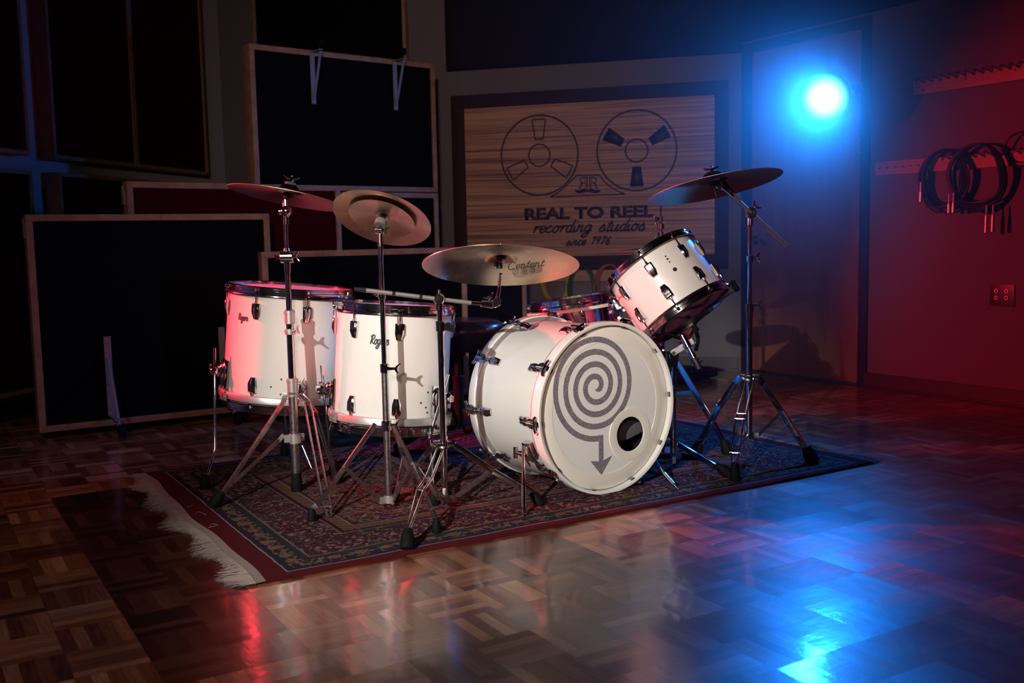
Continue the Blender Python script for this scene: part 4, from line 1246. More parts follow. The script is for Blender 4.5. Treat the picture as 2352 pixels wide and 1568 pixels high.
# spurs
for sgn, top, tip_ in ((-1, P(1201, 1040, 3.30), F(1203, 1189, RZ)), (1, P(1530, 1058, 3.50), F(1559, 1124, RZ))):
    wl = bm_.inverted() @ top
    a = math.atan2(wl.y, wl.x); base = bm_ @ Vector((math.cos(a) * BRD, math.sin(a) * BRD, max(-.3, min(-.07, wl.z)))); nrm = (bm_.to_3x3() @ Vector((math.cos(a), math.sin(a), 0)))
    mb = MB(); fm = frame(base, nrm, BN)
    mb.box((0, 0, .012), (.046, .050, .024), fm, .006); mb.box((0, 0, .034), (.030, .024, .034), fm, .004); br = mb.build('spur_bracket', 'chrome', bd)
    p0 = base + nrm * .040
    mb = MB(); mb.cyl(p0 + UP * .02, p0 * .45 + tip_ * .55, .0062, None, 12); mb.cyl(p0 * .47 + tip_ * .53, p0 * .15 + tip_ * .85, .0082, .007, 12); mb.cyl(p0 * .16 + tip_ * .84, tip_, .0042, .0012, 10)
    q = p0 + nrm * .01; mb.cyl(q - BN * .03, q + BN * .03, .006); mb.box((0, 0, 0), (.010, .012, .040), frame(q - BN * .034, UP, BN), .003)
    mb.build('spur', 'chrome', bd)
# kick pedal behind, low
kp = bm_ @ Vector((0, -.28, -BL - .195))
kick = thing('kick_pedal', 'chrome kick pedal behind the bass drum', 'pedal', (kp.x, kp.y, RZ))
mb = MB(); fm = frame(Vector((kp.x, kp.y, RZ + .02)), UP, BN); mb.box((0, 0, -.006), (.26, .08, .010), fm, .003); mb.build('base_plate', 'black', kick)
mb = MB(); mb.box((-.02, 0, .03), (.22, .06, .012), fm @ Matrix.Rotation(-.12, 4, 'Y'), .004); mb.build('footboard', 'old_chrome', kick)
mb = MB(); e = fm @ Vector((.12, 0, 0))
for s_ in (-1, 1): mb.cyl(e + BR * .04 * s_, e + BR * .04 * s_ + UP * .17, .008)
mb.cyl(e - BR * .05 + UP * .17, e + BR * .05 + UP * .17, .006); mb.build('axle_frame', 'chrome', kick)
mb = MB(); mb.cyl(e + UP * .17, e + UP * .30 - BN * .05, .004); mb.ball(e + UP * .31 - BN * .05, .025); mb.build('beater', 'chrome', kick)

# ------------------------------------------------------------------ cymbals
def cym_profile(R, bell=.058, bow=.022, china=False):
    br = R * .22 if not china else R * .16; bh = bell * R / .25
    pts = []
    for i in range(9):
        t = i / 8; r = .006 + (br - .006) * t; pts.append((r, bh * (1 - t * t) * .62))
    for i in range(1, 15):
        t = i / 14; r = br + (R - br) * t; z = -bow * t ** 1.7 * R / .22
        if china and t > .72: z += (t - .72) * .055 * R / .2
        pts.append((r, z))
    return pts


def cymbal(name, label, px, py, Y, dia, mdeg, ratio, mat, under=True, china=False, group=None, warp=0.0):
    """disc seen with its long axis at mdeg (image, + = falls to the right), minor/major = ratio"""
    c = P(px, py, Y); v = (c - CAMLOC).normalized()
    # image axes perpendicular to the view ray
    ir = (RT - v * RT.dot(v)).normalized(); idn = (DN - v * DN.dot(v)).normalized()
    a = math.radians(mdeg); mup = (ir * math.sin(a) - idn * math.cos(a))
    n = (v * (ratio if under else -ratio) + mup * math.sqrt(1 - ratio ** 2)).normalized()
    m = frame(c, n, CAMLOC - c); R_ = dia / 2
    mb = LB(); top = cym_profile(R_, china=china); prof = top + [(r, z - .0013) for r, z in top[::-1]]
    mb.lathe(prof, None, 96, True)
    if warp:
        for p in mb.v: p.z += warp * (p.xy.length / R_) ** 2 * math.cos(2 * math.atan2(p.y, p.x))
    root = thing(name, label, 'cymbal', m, group)
    mb.build('bronze_disc', mat, root)
    return root, m, n, c
GC_ = 'cymbals of the white drum kit'
k1, mk1, n1, pk1 = cymbal('crash_cymbal', 'thin crash cymbal at the far left on the heavy stand, seen edge-on from below', 664, 441, 3.55, .412, 9.7, .135, 'bronze_dark', group=GC_)
k2, mk2, n2, pk2 = cymbal('china_cymbal', 'tilted upturned-edge cymbal stacked with a smaller one, centre left', 880, 492, 3.27, .322, 16, .50, 'bronze', group=GC_)
pk2b = pk2 - n2 * .014
k2b, mk2b, n2b, _ = cymbal('splash_cymbal', 'small splash cymbal nested under the upturned-edge cymbal', 878, 487, 3.26, .215, 16, .50, 'bronze', group=GC_)
k2b.matrix_world = frame(pk2 - n2 * .006, n2, CAMLOC - pk2)
k3, mk3, n3, pk3 = cymbal('ride_cymbal', 'large shiny cymbal with a script name at the kit centre, above the throne', 1150, 594, 3.25, .503, 0, .268, 'bronze_pale', group=GC_)
k4, mk4, n4, pk4 = cymbal('crash_cymbal', 'dark blue-lit crash cymbal at the right on an angled boom arm', 1639, 415, 3.78, .498, -11.2, .175, 'bronze_dark', group=GC_)
# logo under the centre cymbal: writing reads correctly from below
def under_fn(c, m, z):
    inv = m.inverted()
    v = (c - CAMLOC).normalized()
    n_ = m.to_3x3() @ Vector((0, 0, 1))
    xr = (RT - n_ * RT.dot(n_)).normalized(); yu = xr.cross(n_) ; yu = -yu if yu.dot(UP) * 1 < 0 and yu.dot((DN)) > 0 else yu
    if (yu.dot(DN)) > 0: yu = -yu
    def fn(x, y):
        q = xr * x + yu * y; r = q.length; R_ = .2515; t = max(0, (r - R_ * .22) / (R_ * .78))
        zz = -.022 * t ** 1.7 * R_ / .22 - .0020
        return c + q + n_ * zz
    return fn
fn3 = under_fn(pk3, mk3, 0)
paths, tw = script_paths('Centent', .1, 1.15)
mb = MB(); k = .118 / tw
yoff = -.135; xoff = .022
for p in paths:
    for q in (1,): ribbon(mb, [(xoff + x * k, yoff + .012 + (x * k) * .55 + y * k * 1.7) for x, y in p], .0032, fn3)
mb.build('name_script', 'ink', k3)
mb = MB()
for j, (cx_, cy_, rr_) in enumerate(((.062, -.135, .024), (.090, -.112, .022), (.116, -.095, .019))):
    for q in range(5):
        r_ = rr_ * (q + 1) / 5; ribbon(mb, [(cx_ + r_ * math.cos(2 * PI * i / 32), cy_ + 1.9 * r_ * math.sin(2 * PI * i / 32)) for i in range(32)], .0012, fn3, True)
mb.build('ring_pattern', 'ink', k3)


def felt_stack(root, c, n, r=.018, h=.022, above=True, wing=True, mat='felt'):
    mb = MB(); mb.cyl(c + n * .010, c + n * (.010 + h), r, r * .95, 24, .002); mb.build('felt', mat, root)
    mb = MB(); mb.cyl(c - n * .022, c - n * .002, r * .9, r * .85, 24, .002); mb.build('felt', mat, root)
    mb = MB(); mb.cyl(c - n * .06, c + n * (.032 + h), .0035, None, 8)
    if wing:
        t = c + n * (.014 + h); u = n.cross(FW).normalized()
        mb.cyl(t, t + n * .014, .009, .006, 12); mb.tube([t + n * .018 - u * .028, t + n * .010 - u * .012, t + n * .010 + u * .012, t + n * .018 + u * .028], [.003, .006, .006, .003], 8)
        mb.ball(c + n * (.032 + h), .006)
    mb.build('wing_nut', 'chrome', root)


def wing(mb, p, d, L=.03, s=UP):
    """wing bolt: stalk along d with two ears along s"""
    d = Vector(d).normalized(); s = (Vector(s) - d * Vector(s).dot(d)).normalized()
    mb.cyl(p, p + d * L, .006, .005, 10); e = p + d * L
    mb.tube([e + d * .010 + s * .018, e + d * .002 + s * .008, e - d * .0, e + d * .002 - s * .008, e + d * .010 - s * .018], [.0028, .0045, .006, .0045, .0028], 8)


def collar(mb, x, y, z0, z1, r):
    mb.cyl((x, y, z0), (x, y, z1), r, None, 24, .0015)
    mb.cyl((x, y, z1 - .012), (x, y, z1 - .004), r * 1.12, None, 24)


def rleg(root, pts, mat, w=.018, t=.004, side=UP, double=False, foot=None, footr=.016, footl=.045, tape=None):
    """strip leg through pts; double = two thin rods"""
    pts = [Vector(p) for p in pts]
    mb = MB(); d = (pts[-1] - pts[0]); h = Vector((d.x, d.y, 0)).normalized(); sd = UP.cross(h)
    if double:
        for s_ in (-1, 1):
            mb.tube([p + sd * (.5 * w * s_ * k) for p, k in zip(pts, [1.0] * (len(pts) - 1) + [.35])], .0042, 8)
        for p in pts[1:-1]: mb.cyl(p - sd * w * .6, p + sd * w * .6, .0045, None, 8)
    else:
        for a, b in zip(pts, pts[1:]):
            mb.bar(a, b, w, t * 1.6, h.cross(sd) if False else UP, .0015)
    lg = mb.build('leg', mat, root)
    if foot is not None:
        f = Vector(foot); d = (pts[-1] - f).normalized()
        mb = MB(); u = (pts[-1] - pts[-2]).normalized()
        mb.lathe([(1e-5, 0), (footr, 0), (footr * 1.05, footl * .15), (footr * .95, footl * .6), (footr * .6, footl), (1e-5, footl * 1.02)], frame(f, (d + UP * .15).normalized()), 14)
        mb.build('rubber_foot', 'rubber', lg)
    return lg


def vx(px, py, Y):
    return P(px, py, Y)


def stick(mb, px, y0, y1, Y, r, ref=None):
    """vertical tube whose image runs between two heights"""
    a = P(px, y0, Y); z1 = P(px, y1, Y).z
    b = Vector((ref[0] if ref else a.x, ref[1] if ref else a.y, z1)); a = Vector((b.x, b.y, a.z))
    return mb.cyl(a, b, r, None, 20)


# ---- stand 1 : heavy stand with double bands, far left
Y = 3.55; b1 = F(682, 1127, RZ); bx, by_ = b1.x, b1.y
def z1_(py): return P(676, py, Y).z
st1 = thing('cymbal_stand', 'heavy chrome cymbal stand in front of the larger floor tom, at the far left', 'cymbal stand', b1, 'cymbal stands')
mb = MB(); mb.cyl((bx, by_, RZ + .05), (bx, by_, z1_(900)), .0160, None, 24); mb.build('lower_tube', 'old_chrome', st1)
mb = MB(); mb.cyl((bx, by_, z1_(905)), (bx, by_, z1_(708)), .0128, None, 24); mb.build('middle_tube', 'chrome', st1)
mb = MB(); mb.cyl((bx, by_, z1_(745)), (bx, by_, z1_(605)), .0103, None, 24); mb.build('upper_tube', 'chrome', st1)
mb = MB(); mb.cyl((bx, by_, z1_(585)), (bx, by_, z1_(512)), .0080, None, 24); mb.build('top_tube', 'chrome', st1)
mb = MB(); mb.lathe([(1e-5, 0), (.019, 0), (.021, .01), (.018, .05), (.0165, .066), (1e-5, .066)], Matrix.Translation(b1), 20); mb.build('rubber_foot', 'rubber', st1)
mb = MB(); collar(mb, bx, by_, z1_(906), z1_(864), .0185); wing(mb, Vector((bx + .018, by_, z1_(876))), Vector((1, .1, 0)), .014); cc_ = mb.build('base_collar', 'satin', st1)
t = text_mesh('n', 'YAMAHA', Matrix.Translation((bx + .003, by_ - .0192, z1_(900))) @ Matrix.Rotation(PI / 2, 4, 'X'), .030, 'ink', bold=.02, height=.0085); t.local = False
t.build('maker_lettering', 'ink', cc_)
mb = MB(); collar(mb, bx, by_, z1_(741), z1_(710), .0175); collar(mb, bx, by_, z1_(765), z1_(752), .0180); wing(mb, Vector((bx + .012, by_ - .014, z1_(757))), Vector((1, -.35, .35)), .018, Vector((0, .6, 1))); mb.build('height_collar', 'satin', st1)
hc = Vector((bx, by_, z1_(589)))
mb = MB(); mb.cyl(hc - Vector((.022, 0, 0)), hc + Vector((.024, 0, 0)), .0215, None, 28, .003); mb.cyl(hc - UP * .055, hc - UP * .01, .0125, .014, 20); mb.cyl(hc + UP * .015, hc + UP * .03, .012, .009, 20)
wing(mb, hc + Vector((.022, -.004, 0)), Vector((1, -.2, .1)), .012, UP); wing(mb, hc - Vector((.022, .0, 0)), Vector((-1, -.2, -.15)), .010, Vector((.2, .6, .4))); mb.build('boom_tilter', 'chrome', st1)
tb = Vector((bx + .003, by_ - .003, z1_(486)))
mb = MB(); mb.cyl(tb - UP * .045, tb, .0105, .0095, 16); mb.ball(tb + Vector((.004, -.006, 0)), .0195); mb.cyl(tb - Vector((.01, 0, 0)), tb - Vector((.022, 0, 0)), .011); mb.tube([tb, tb + UP * .035, pk1 - n1 * .02, pk1], [.010, .009, .006, .004], 12); mb.build('cymbal_tilter', 'chrome', st1)
felt_stack(st1, pk1, n1, .021, .024)
rleg(st1, [P(657, 903, 3.53), P(650, 925, 3.53), F(505, 1142, .04)], 'old_chrome', .017, .004, foot=F(487, 1165, RZ), footr=.021, footl=.060)
rleg(st1, [P(689, 905, 3.54), P(706, 922, 3.53), F(752, 1165, .035), F(757, 1188, RZ + .001)], 'old_chrome', .022, .004, double=True)
rleg(st1, [P(694, 905, 3.58), P(722, 945, 3.60), F(766, 1080, .04)], 'old_chrome', .024, .004, double=True, foot=F(770, 1098, RZ), footr=.018)
zr = z1_(1000)
mb = MB(); mb.cyl((bx, by_, zr - .018), (bx, by_, zr + .016), .0190, None, 24); 
for d in (Vector((-1, -.3, 0)), Vector((.6, -.8, 0)), Vector((.7, .6, 0))): mb.bar(Vector((bx, by_, zr)) + d.normalized() * .015, Vector((bx, by_, zr)) + d.normalized() * .036, .026, .010, UP)
mb.build('brace_ring', 'satin', st1)
mb = MB(); mb.bar(P(652, 998, 3.53), P(640, 1012, 3.53), .015, .004, UP); mb.bar(P(642, 1010, 3.53), F(524, 1118, .055), .014, .004, UP); mb.build('brace', 'old_chrome', st1)
mb = MB(); mb.tube([P(684, 998, 3.53), P(716, 1075, 3.50)], .0042); mb.build('brace', 'chrome', st1)

# ---- stand 2
Y = 3.27; b2 = P(893, 1140, Y); bx, by_ = b2.x, b2.y
def z2_(py): return P(885, py, Y).z
st2 = thing('cymbal_stand', 'straight chrome cymbal stand in front of the smaller floor tom, carrying the stacked cymbals', 'cymbal stand', (bx, by_, RZ), 'cymbal stands')
mb = MB(); mb.cyl((bx, by_, z2_(1148)), (bx, by_, z2_(845)), .0112, None, 24); mb.build('lower_tube', 'old_chrome', st2)
mb = MB(); mb.cyl((bx, by_, z2_(860)), (bx, by_, z2_(560)), .0086, None, 24); mb.build('upper_tube', 'chrome', st2)
mb = MB(); mb.cyl((bx, by_, z2_(566)), (bx, by_, z2_(535)), .0098, .007, 20); tc = Vector((bx, by_, z2_(528)))
mb.cyl(tc - Vector((.014, 0, 0)), tc + Vector((.014, 0, 0)), .013, None, 20, .002); wing(mb, tc + Vector((.01, -.01, 0)), Vector((1, -.5, 0)), .012, Vector((0, 1, .5)))
e2 = pk2 - n2 * .03
mb.tube([tc, tc + (e2 - tc) * .5, e2], [.008, .007, .0045], 12); mb.cyl(tc + (e2 - tc) * .1, tc + (e2 - tc) * .45, .009); mb.build('cymbal_tilter', 'chrome', st2)
mb = MB(); mb.cyl(pk2 - n2 * .042, pk2 - n2 * .022, .0195, .0195, 24, .002); mb.build('felt', 'felt', st2)
mb = MB(); mb.cyl(pk2 + n2 * .012, pk2 + n2 * .03, .018, .018, 24, .002); mb.build('felt', 'felt', st2)
mb = MB(); mb.cyl(pk2 - n2 * .05, pk2 + n2 * .055, .0035); mb.tube([pk2 + n2 * .045 - RT * .02, pk2 + n2 * .04, pk2 + n2 * .045 + RT * .02], [.003, .005, .003]); mb.build('wing_nut', 'chrome', st2)
mb = MB(); zz = z2_(677); mb.cyl((bx, by_, zz - .014), (bx, by_, zz + .010), .0125, None, 20, .002); wing(mb, Vector((bx - .01, by_ - .006, zz)), Vector((-1, -.5, 0)), .004, Vector((1, -1, 0))); mb.build('memory_clamp', 'chrome', st2)
mb = MB(); zz = z2_(846); mb.cyl((bx, by_, zz - .014), (bx, by_, zz + .016), .0145, None, 20, .002); wing(mb, Vector((bx + .012, by_ - .006, zz)), Vector((1, -.35, .04)), .03, Vector((.5, .4, .6))); mb.build('height_collar', 'chrome', st2)
zc_ = z2_(976); mb = MB(); mb.cyl((bx, by_, zc_ - .018), (bx, by_, zc_ + .016), .0165, None, 24, .002); wing(mb, Vector((bx + .014, by_, zc_)), Vector((1, .1, 0)), .018, UP)
mb.build('base_collar', 'chrome', st2)
ft2 = (F(717, 1196, RZ), F(1003, 1222, RZ), F(960, 1137, RZ))
for f_, top_, mid_, low_ in ((ft2[0], P(862, 973, 3.26), P(792, 1073, 3.20), F(728, 1160, .06)), (ft2[1], P(903, 980, 3.25), P(947, 1065, 3.16), F(992, 1170, .075)), (ft2[2], P(902, 978, 3.28), P(926, 1050, 3.36), F(958, 1115, .05))):
    rleg(st2, [top_, mid_, low_, f_ + UP * .04], 'old_chrome', .016, .004, foot=f_, footr=.014, footl=.042)
zr = z2_(1146); rc = Vector((bx, by_, zr)); mb = MB(); mb.cyl(rc - UP * .012, rc + UP * .012, .0150, None, 24)
for f_ in ft2:
    d = (f_ - rc); d.z = 0; d.normalize(); mb.bar(rc + d * .012, rc + d * .034, .022, .008, UP)
mb.build('brace_ring', 'satin', st2)
for f_, mid_ in ((ft2[0], P(792, 1073, 3.20)), (ft2[1], P(947, 1065, 3.16)), (ft2[2], P(926, 1050, 3.36))):
    d = (f_ - rc); d.z = 0; d.normalize(); mb = MB(); mb.bar(rc + d * .030, mid_, .013, .004, UP); mb.cyl(mid_ - UP.cross(d) * .006, mid_ + UP.cross(d) * .006, .005); mb.build('brace', 'old_chrome', st2)

# ---- stand 3 : boom stand
Y = 3.22; b3 = P(1022, 1140, Y); bx, by_ = b3.x, b3.y
def z3_(py): return P(1015, py, Y).z
st3 = thing('cymbal_stand', 'boom cymbal stand nearest the bass drum, its textured arm crossing above the floor toms', 'cymbal stand', (bx, by_, RZ), 'cymbal stands')
mb = MB(); mb.cyl((bx, by_, z3_(1150)), (bx, by_, z3_(760)), .0108, None, 24); mb.build('lower_tube', 'chrome', st3)
mb = MB(); mb.cyl((bx, by_, z3_(765)), (bx, by_, z3_(700)), .0088, .0095, 24); mb.build('upper_tube', 'chrome', st3)
mb = MB(); zz = z3_(750); mb.cyl((bx, by_, zz - .016), (bx, by_, zz + .018), .0155, None, 20, .002); mb.prism([(0, -.010), (.034, -.020), (.036, -.004), (.016, .014), (0, .010)], -.005, .005, Matrix.Translation((bx + .012, by_, zz)) @ Matrix.Rotation(PI / 2, 4, 'X')); mb.build('height_collar', 'chrome', st3)
bo = Vector((bx, by_ - .012, z3_(686)))
mb = MB(); mb.ball(bo, .0185); mb.cyl(bo - UP * .035, bo, .013, .012, 20); mb.cyl(bo + UP * .012, bo + UP * .030, .006, .004); mb.cyl(bo - Vector((.0, .022, 0)), bo + Vector((0, .02, 0)), .015, None, 20, .002); mb.build('boom_tilter', 'chrome', st3)
bl = P(814, 663, 3.13); brr = P(1068, 693, 3.23)
dirb = (bo - bl).normalized(); brr = bo + dirb * .105; be = P(1132, 700, 3.27)
mb = MB(); mb.cyl(bl + dirb * .035, brr, .0068, None, 16); bo_ = mb.build('boom_arm', 'satin', st3)
mb = MB(); mb.cyl(bl, bl + dirb * .037, .0062, .0074, 16, .002); mb.build('end_cap', 'black', st3)
for k in (.118, .205): mb = MB(); mb.cyl(bl + dirb * k, bl + dirb * (k + .010), .0072); mb.build('arm_band', 'black', st3)
mb = MB(); mb.cyl(brr - dirb * .01, be, .0058, None, 14); mb.build('boom_rod', 'chrome', st3)
el = P(1141, 690, 3.27)
mb = MB(); mb.cyl(P(1104, 697, 3.26), be, .011, .012, 18, .002); mb.cyl(be, el + UP * .0, .013); mb.ball(be + Vector((.006, 0, .004)), .014); mb.cyl(el - Vector((.0, .014, 0)) - UP * .004, el + Vector((0, .014, 0)) - UP * .004, .016, None, 20, .002)
wing(mb, P(1127, 690, 3.26), Vector((-.5, -.3, 1)), .01, Vector((1, 0, .4)))
e3 = pk3 - n3 * .05; mb.tube([el, P(1146, 665, 3.265), P(1147, 650, 3.262), e3], [.0075, .0060, .0052, .0045], 12); mb.build('cymbal_tilter', 'chrome', st3)
mb = MB(); mb.cyl(P(1147, 617, 3.262), P(1147, 600, 3.262), .0105, .0095, 18, .002); mb.ball(P(1138, 608, 3.25), .006); mb.build('stop_clamp', 'black', st3)
mb = MB(); mb.cyl(P(1147, 602, 3.262), pk3 - n3 * .006, .0050); mb.build('sleeve', 'satin', st3)
mb = MB(); mb.cyl(pk3 - n3 * .004, pk3 + n3 * .008, .015, .019, 24, .001); mb.build('felt', 'black', st3)
mb = MB(); mb.cyl(pk3 + n3 * .006, pk3 + n3 * .05, .0035); mb.tube([pk3 + n3 * .045 - RT * .02, pk3 + n3 * .038, pk3 + n3 * .045 + RT * .02], [.003, .005, .003]); mb.build('wing_nut', 'chrome', st3)
hc = P(1022, 1018, Y); hc = Vector((bx, by_, hc.z))
mb = MB(); mb.cyl(hc - UP * .016, hc + UP * .012, .0165, None, 24, .002)
ft3 = (F(935, 1262, RZ), F(1242, 1158, RZ), F(902, 1150, RZ))
for f_ in ft3:
    d = (f_ - hc); d.z = 0; d.normalize(); mb.box((0, 0, 0), (.03, .022, .018), frame(hc + d * .022 - UP * .002, UP, d), .003)
wing(mb, hc + Vector((.0, .012, .0)), Vector((.5, 1, 0)), .012); mb.build('base_collar', 'chrome', st3)
rleg(st3, [hc + Vector((-.008, -.03, -.01)), P(985, 1098, 3.05), P(966, 1125, 3.00), F(938, 1215, .055)], 'chrome', .020, .004, double=True, foot=ft3[0], footr=.021, footl=.062)
rleg(st3, [hc + Vector((.035, 0, -.004)), P(1133, 1082, 3.25), ft3[1] + Vector((-.03, 0, .035))], 'chrome', .019, .006, foot=ft3[1], footr=.017, footl=.05)
rleg(st3, [hc + Vector((-.03, .01, -.005)), P(950, 1078, 3.28), ft3[2] + Vector((.015, 0, .04))], 'chrome', .019, .006, foot=ft3[2], footr=.017, footl=.05)
zr = z3_(1143); rc = Vector((bx, by_, zr)); mb = MB(); mb.cyl(rc - UP * .012, rc + UP * .010, .0145, None, 24)
for f_ in ft3:
    d = (f_ - rc); d.z = 0; d.normalize(); mb.bar(rc + d * .012, rc + d * .032, .020, .008, UP)
mb.build('brace_ring', 'chrome', st3)
for f_, mid_ in ((ft3[0], P(985, 1098, 3.05)), (ft3[1], P(1128, 1080, 3.25)), (ft3[2], P(958, 1072, 3.28))):
    d = (f_ - rc); d.z = 0; d.normalize(); mb = MB(); mb.bar(rc + d * .030, mid_, .012, .004, UP); mb.build('brace', 'old_chrome', st3)
mb = MB(); mb.lathe([(.0113, -.012), (.0116, .012)], Matrix.Translation(P(1023, 1130, Y)), 12)
vs = [v for v in mb.v]
mb = MB(); q = P(1023, 1131, Y); mb.box((0, 0, 0), (.012, .0012, .034), Matrix.Translation((bx, by_ - .0112, q.z)), 0); mb.build('barcode_sticker', 'paper', st3)
mb = MB()
for i in range(9): mb.box((0, 0, 0), (.006, .0004, .0012), Matrix.Translation((bx - .001, by_ - .012, q.z - .012 + .003 * i)))
mb.build('barcode_lines', 'ink', st3)

# ---- stand 4 : right boom stand
Y = 3.85; b4 = P(1720, 1000, Y); bx, by_ = b4.x, b4.y
def z4_(py): return P(1719, py, Y).z
st4 = thing('cymbal_stand', 'tall boom cymbal stand at the right corner of the rug', 'cymbal stand', (bx, by_, RZ), 'cymbal stands')
mb = MB(); mb.cyl((bx, by_, z4_(1004)), (bx, by_, z4_(715)), .0132, None, 24); mb.build('lower_tube', 'chrome', st4)
mb = MB(); mb.cyl((bx, by_, z4_(725)), (bx, by_, z4_(598)), .0102, None, 24); mb.build('middle_tube', 'chrome', st4)
mb = MB(); mb.cyl((bx, by_, z4_(605)), (bx, by_, z4_(492)), .0076, .0085, 24); mb.build('upper_tube', 'chrome', st4)
mb = MB(); zz = z4_(706); mb.cyl((bx, by_, zz - .018), (bx, by_, zz + .016), .0172, None, 22, .002); mb.cyl((bx, by_, zz - .034), (bx, by_, zz - .016), .0150); wing(mb, Vector((bx + .014, by_, zz + .008)), Vector((1, -.2, 0)), .022); mb.build('height_collar', 'chrome', st4)
mb = MB(); zz = z4_(593); mb.cyl((bx, by_, zz - .015), (bx, by_, zz + .012), .0165, None, 22, .002); wing(mb, Vector((bx + .012, by_, zz)), Vector((1, -.2, .1)), .018); mb.build('height_collar', 'chrome', st4)
bo = Vector((bx, by_ - .01, z4_(489)))
mb = MB(); mb.cyl(bo - Vector((0, .020, 0)), bo + Vector((0, .02, 0)), .021, None, 28, .003); mb.ring(bo - Vector((0, .021, 0)), Vector((0, 1, 0)), .012, .0025, 24, 6); mb.cyl(bo - UP * .045, bo - UP * .012, .0125, .011, 18); wing(mb, bo + Vector((.012, -.01, .018)), Vector((.8, -.2, .8)), .008); mb.build('boom_tilter', 'chrome', st4)
ea, eb = P(1650, 424, 3.80), P(1797, 560, 3.93)
u_ = (eb - ea).normalized()
mid = bo + Vector((0, -.012, 0)); ta = mid - u_ * .125
mb = MB(); mb.cyl(mid - u_ * .10, mid + u_ * ((eb - mid).length), .0082, None, 16, .001); mb.build('boom_arm', 'satin', st4)
mb = MB(); mb.cyl(ea, mid - u_ * .09, .0052, None, 14); mb.cyl(ea, ea + u_ * .03, .0085, None, 16, .001); mb.build('boom_rod', 'chrome', st4)
e4 = pk4 - n4 * .012
mb = MB(); mb.cyl(ea - Vector((0, .014, 0)), ea + Vector((0, .014, 0)), .015, None, 20, .002); mb.tube([ea, (ea + e4) / 2 + Vector((-.006, 0, 0)), e4], [.009, .007, .004], 12); mb.build('cymbal_tilter', 'chrome', st4)
mb = MB(); mb.cyl(ea + Vector((.006, .006, .02)), ea + Vector((.05, .006, -.03)), .012, .009, 14, .002); mb.build('counterweight', 'black', st4)
felt_stack(st4, pk4, n4, .024, .018)
hc = Vector((bx, by_, z4_(865))); mb = MB(); mb.cyl(hc - UP * .018, hc + UP * .012, .0185, None, 24, .002); ft4 = (F(1868, 1062, RZ), F(1595, 1048, RZ), F(1688, 1103, RZ))
for f_ in ft4:
    d = (f_ - hc); d.z = 0; d.normalize(); mb.box((0, 0, 0), (.034, .024, .020), frame(hc + d * .024, UP, d), .003)
wing(mb, hc + Vector((.016, -.012, 0)), Vector((1, -.4, 0)), .014, UP); mb.build('base_collar', 'chrome', st4)
k0 = P(1795, 945, 3.85); k1_ = P(1652, 932, 3.86); k2_ = P(1699, 1020, 3.70)
l4 = rleg(st4, [hc + Vector((.03, 0, 0)), P(1752, 882, 3.86), k0, ft4[0] + Vector((-.025, .01, .05))], 'chrome', .023, .008, foot=ft4[0], footr=.026, footl=.065)
l5 = rleg(st4, [hc + Vector((-.03, 0, 0)), P(1688, 880, 3.87), k1_, ft4[1] + Vector((.02, 0, .05))], 'chrome', .023, .008, foot=ft4[1], footr=.024, footl=.060)
rleg(st4, [hc + Vector((-.004, -.03, -.01)), P(1703, 950, 3.78), P(1699, 962, 3.75), P(1688, 1040, 3.62), ft4[2] + UP * .05], 'chrome', .030, .004, double=True, foot=ft4[2], footr=.019, footl=.065)
mb = MB(); q = k0 * .45 + (ft4[0] + Vector((-.025, .01, .05))) * .55; dl = (ft4[0] + Vector((-.025, .01, .05)) - k0).normalized()
mb.bar(q - dl * .014 + Vector((0, -.012, 0)), q + dl * .014 + Vector((0, -.012, 0)), .018, .001, UP.cross(dl)); mb.build('barcode_sticker', 'paper', l4)
zr = z4_(999); rc = Vector((bx, by_, zr)); mb = MB(); mb.cyl(rc - UP * .012, rc + UP * .012, .0175, None, 24)
for f_ in ft4:
    d = (f_ - rc); d.z = 0; d.normalize(); mb.bar(rc + d * .012, rc + d * .038, .022, .008, UP)
mb.build('brace_ring', 'chrome', st4)
for f_, mid_ in ((ft4[0], k0), (ft4[1], k1_), (ft4[2], k2_)):
    d = (f_ - rc); d.z = 0; d.normalize(); mb = MB(); mb.bar(rc + d * .034, mid_, .012, .005, UP); mb.build('brace', 'old_chrome', st4)

# ---- hi-hat
Y = 4.10; hx = P(1519, 700, Y); hhx, hhy = hx.x, hx.y
def zh(py): return P(1519, py, Y).z
hh = thing('hi_hat_stand', 'hi-hat stand behind the tilted tom, thin rod rising above it', 'cymbal stand', (hhx, hhy, RZ))
mb = MB(); mb.cyl((hhx, hhy, .10), (hhx, hhy, zh(735)), .0125, None, 22); mb.build('lower_tube', 'chrome', hh)
mb = MB(); mb.cyl((hhx, hhy, zh(740)), (hhx, hhy, zh(590)), .0085, None, 20); mb.build('upper_tube', 'chrome', hh)
mb = MB(); mb.cyl((hhx, hhy, zh(600)), (hhx, hhy, zh(449)), .0030, None, 10); mb.build('pull_rod', 'chrome', hh)
mb = MB(); mb.cyl((hhx, hhy, zh(507)), (hhx, hhy, zh(497)), .009); wing(mb, Vector((hhx - .006, hhy, zh(502))), Vector((-1, -.2, -.2)), .012, UP); mb.cyl((hhx, hhy, zh(545)), (hhx, hhy, zh(508)), .006); mb.build('clutch', 'chrome', hh)
mb = MB(); mb.cyl((hhx, hhy, zh(527)), (hhx, hhy, zh(512)), .0135, None, 20, .002); mb.build('felt', 'black', hh)
mb = MB(); mb.cyl((hhx, hhy, zh(548)), (hhx, hhy, zh(532)), .010); wing(mb, Vector((hhx - .006, hhy, zh(538))), Vector((-1, -.2, 0)), .012, UP); mb.cyl((hhx, hhy, zh(562)), (hhx, hhy, zh(548)), .008); mb.build('clutch_nut', 'black', hh)
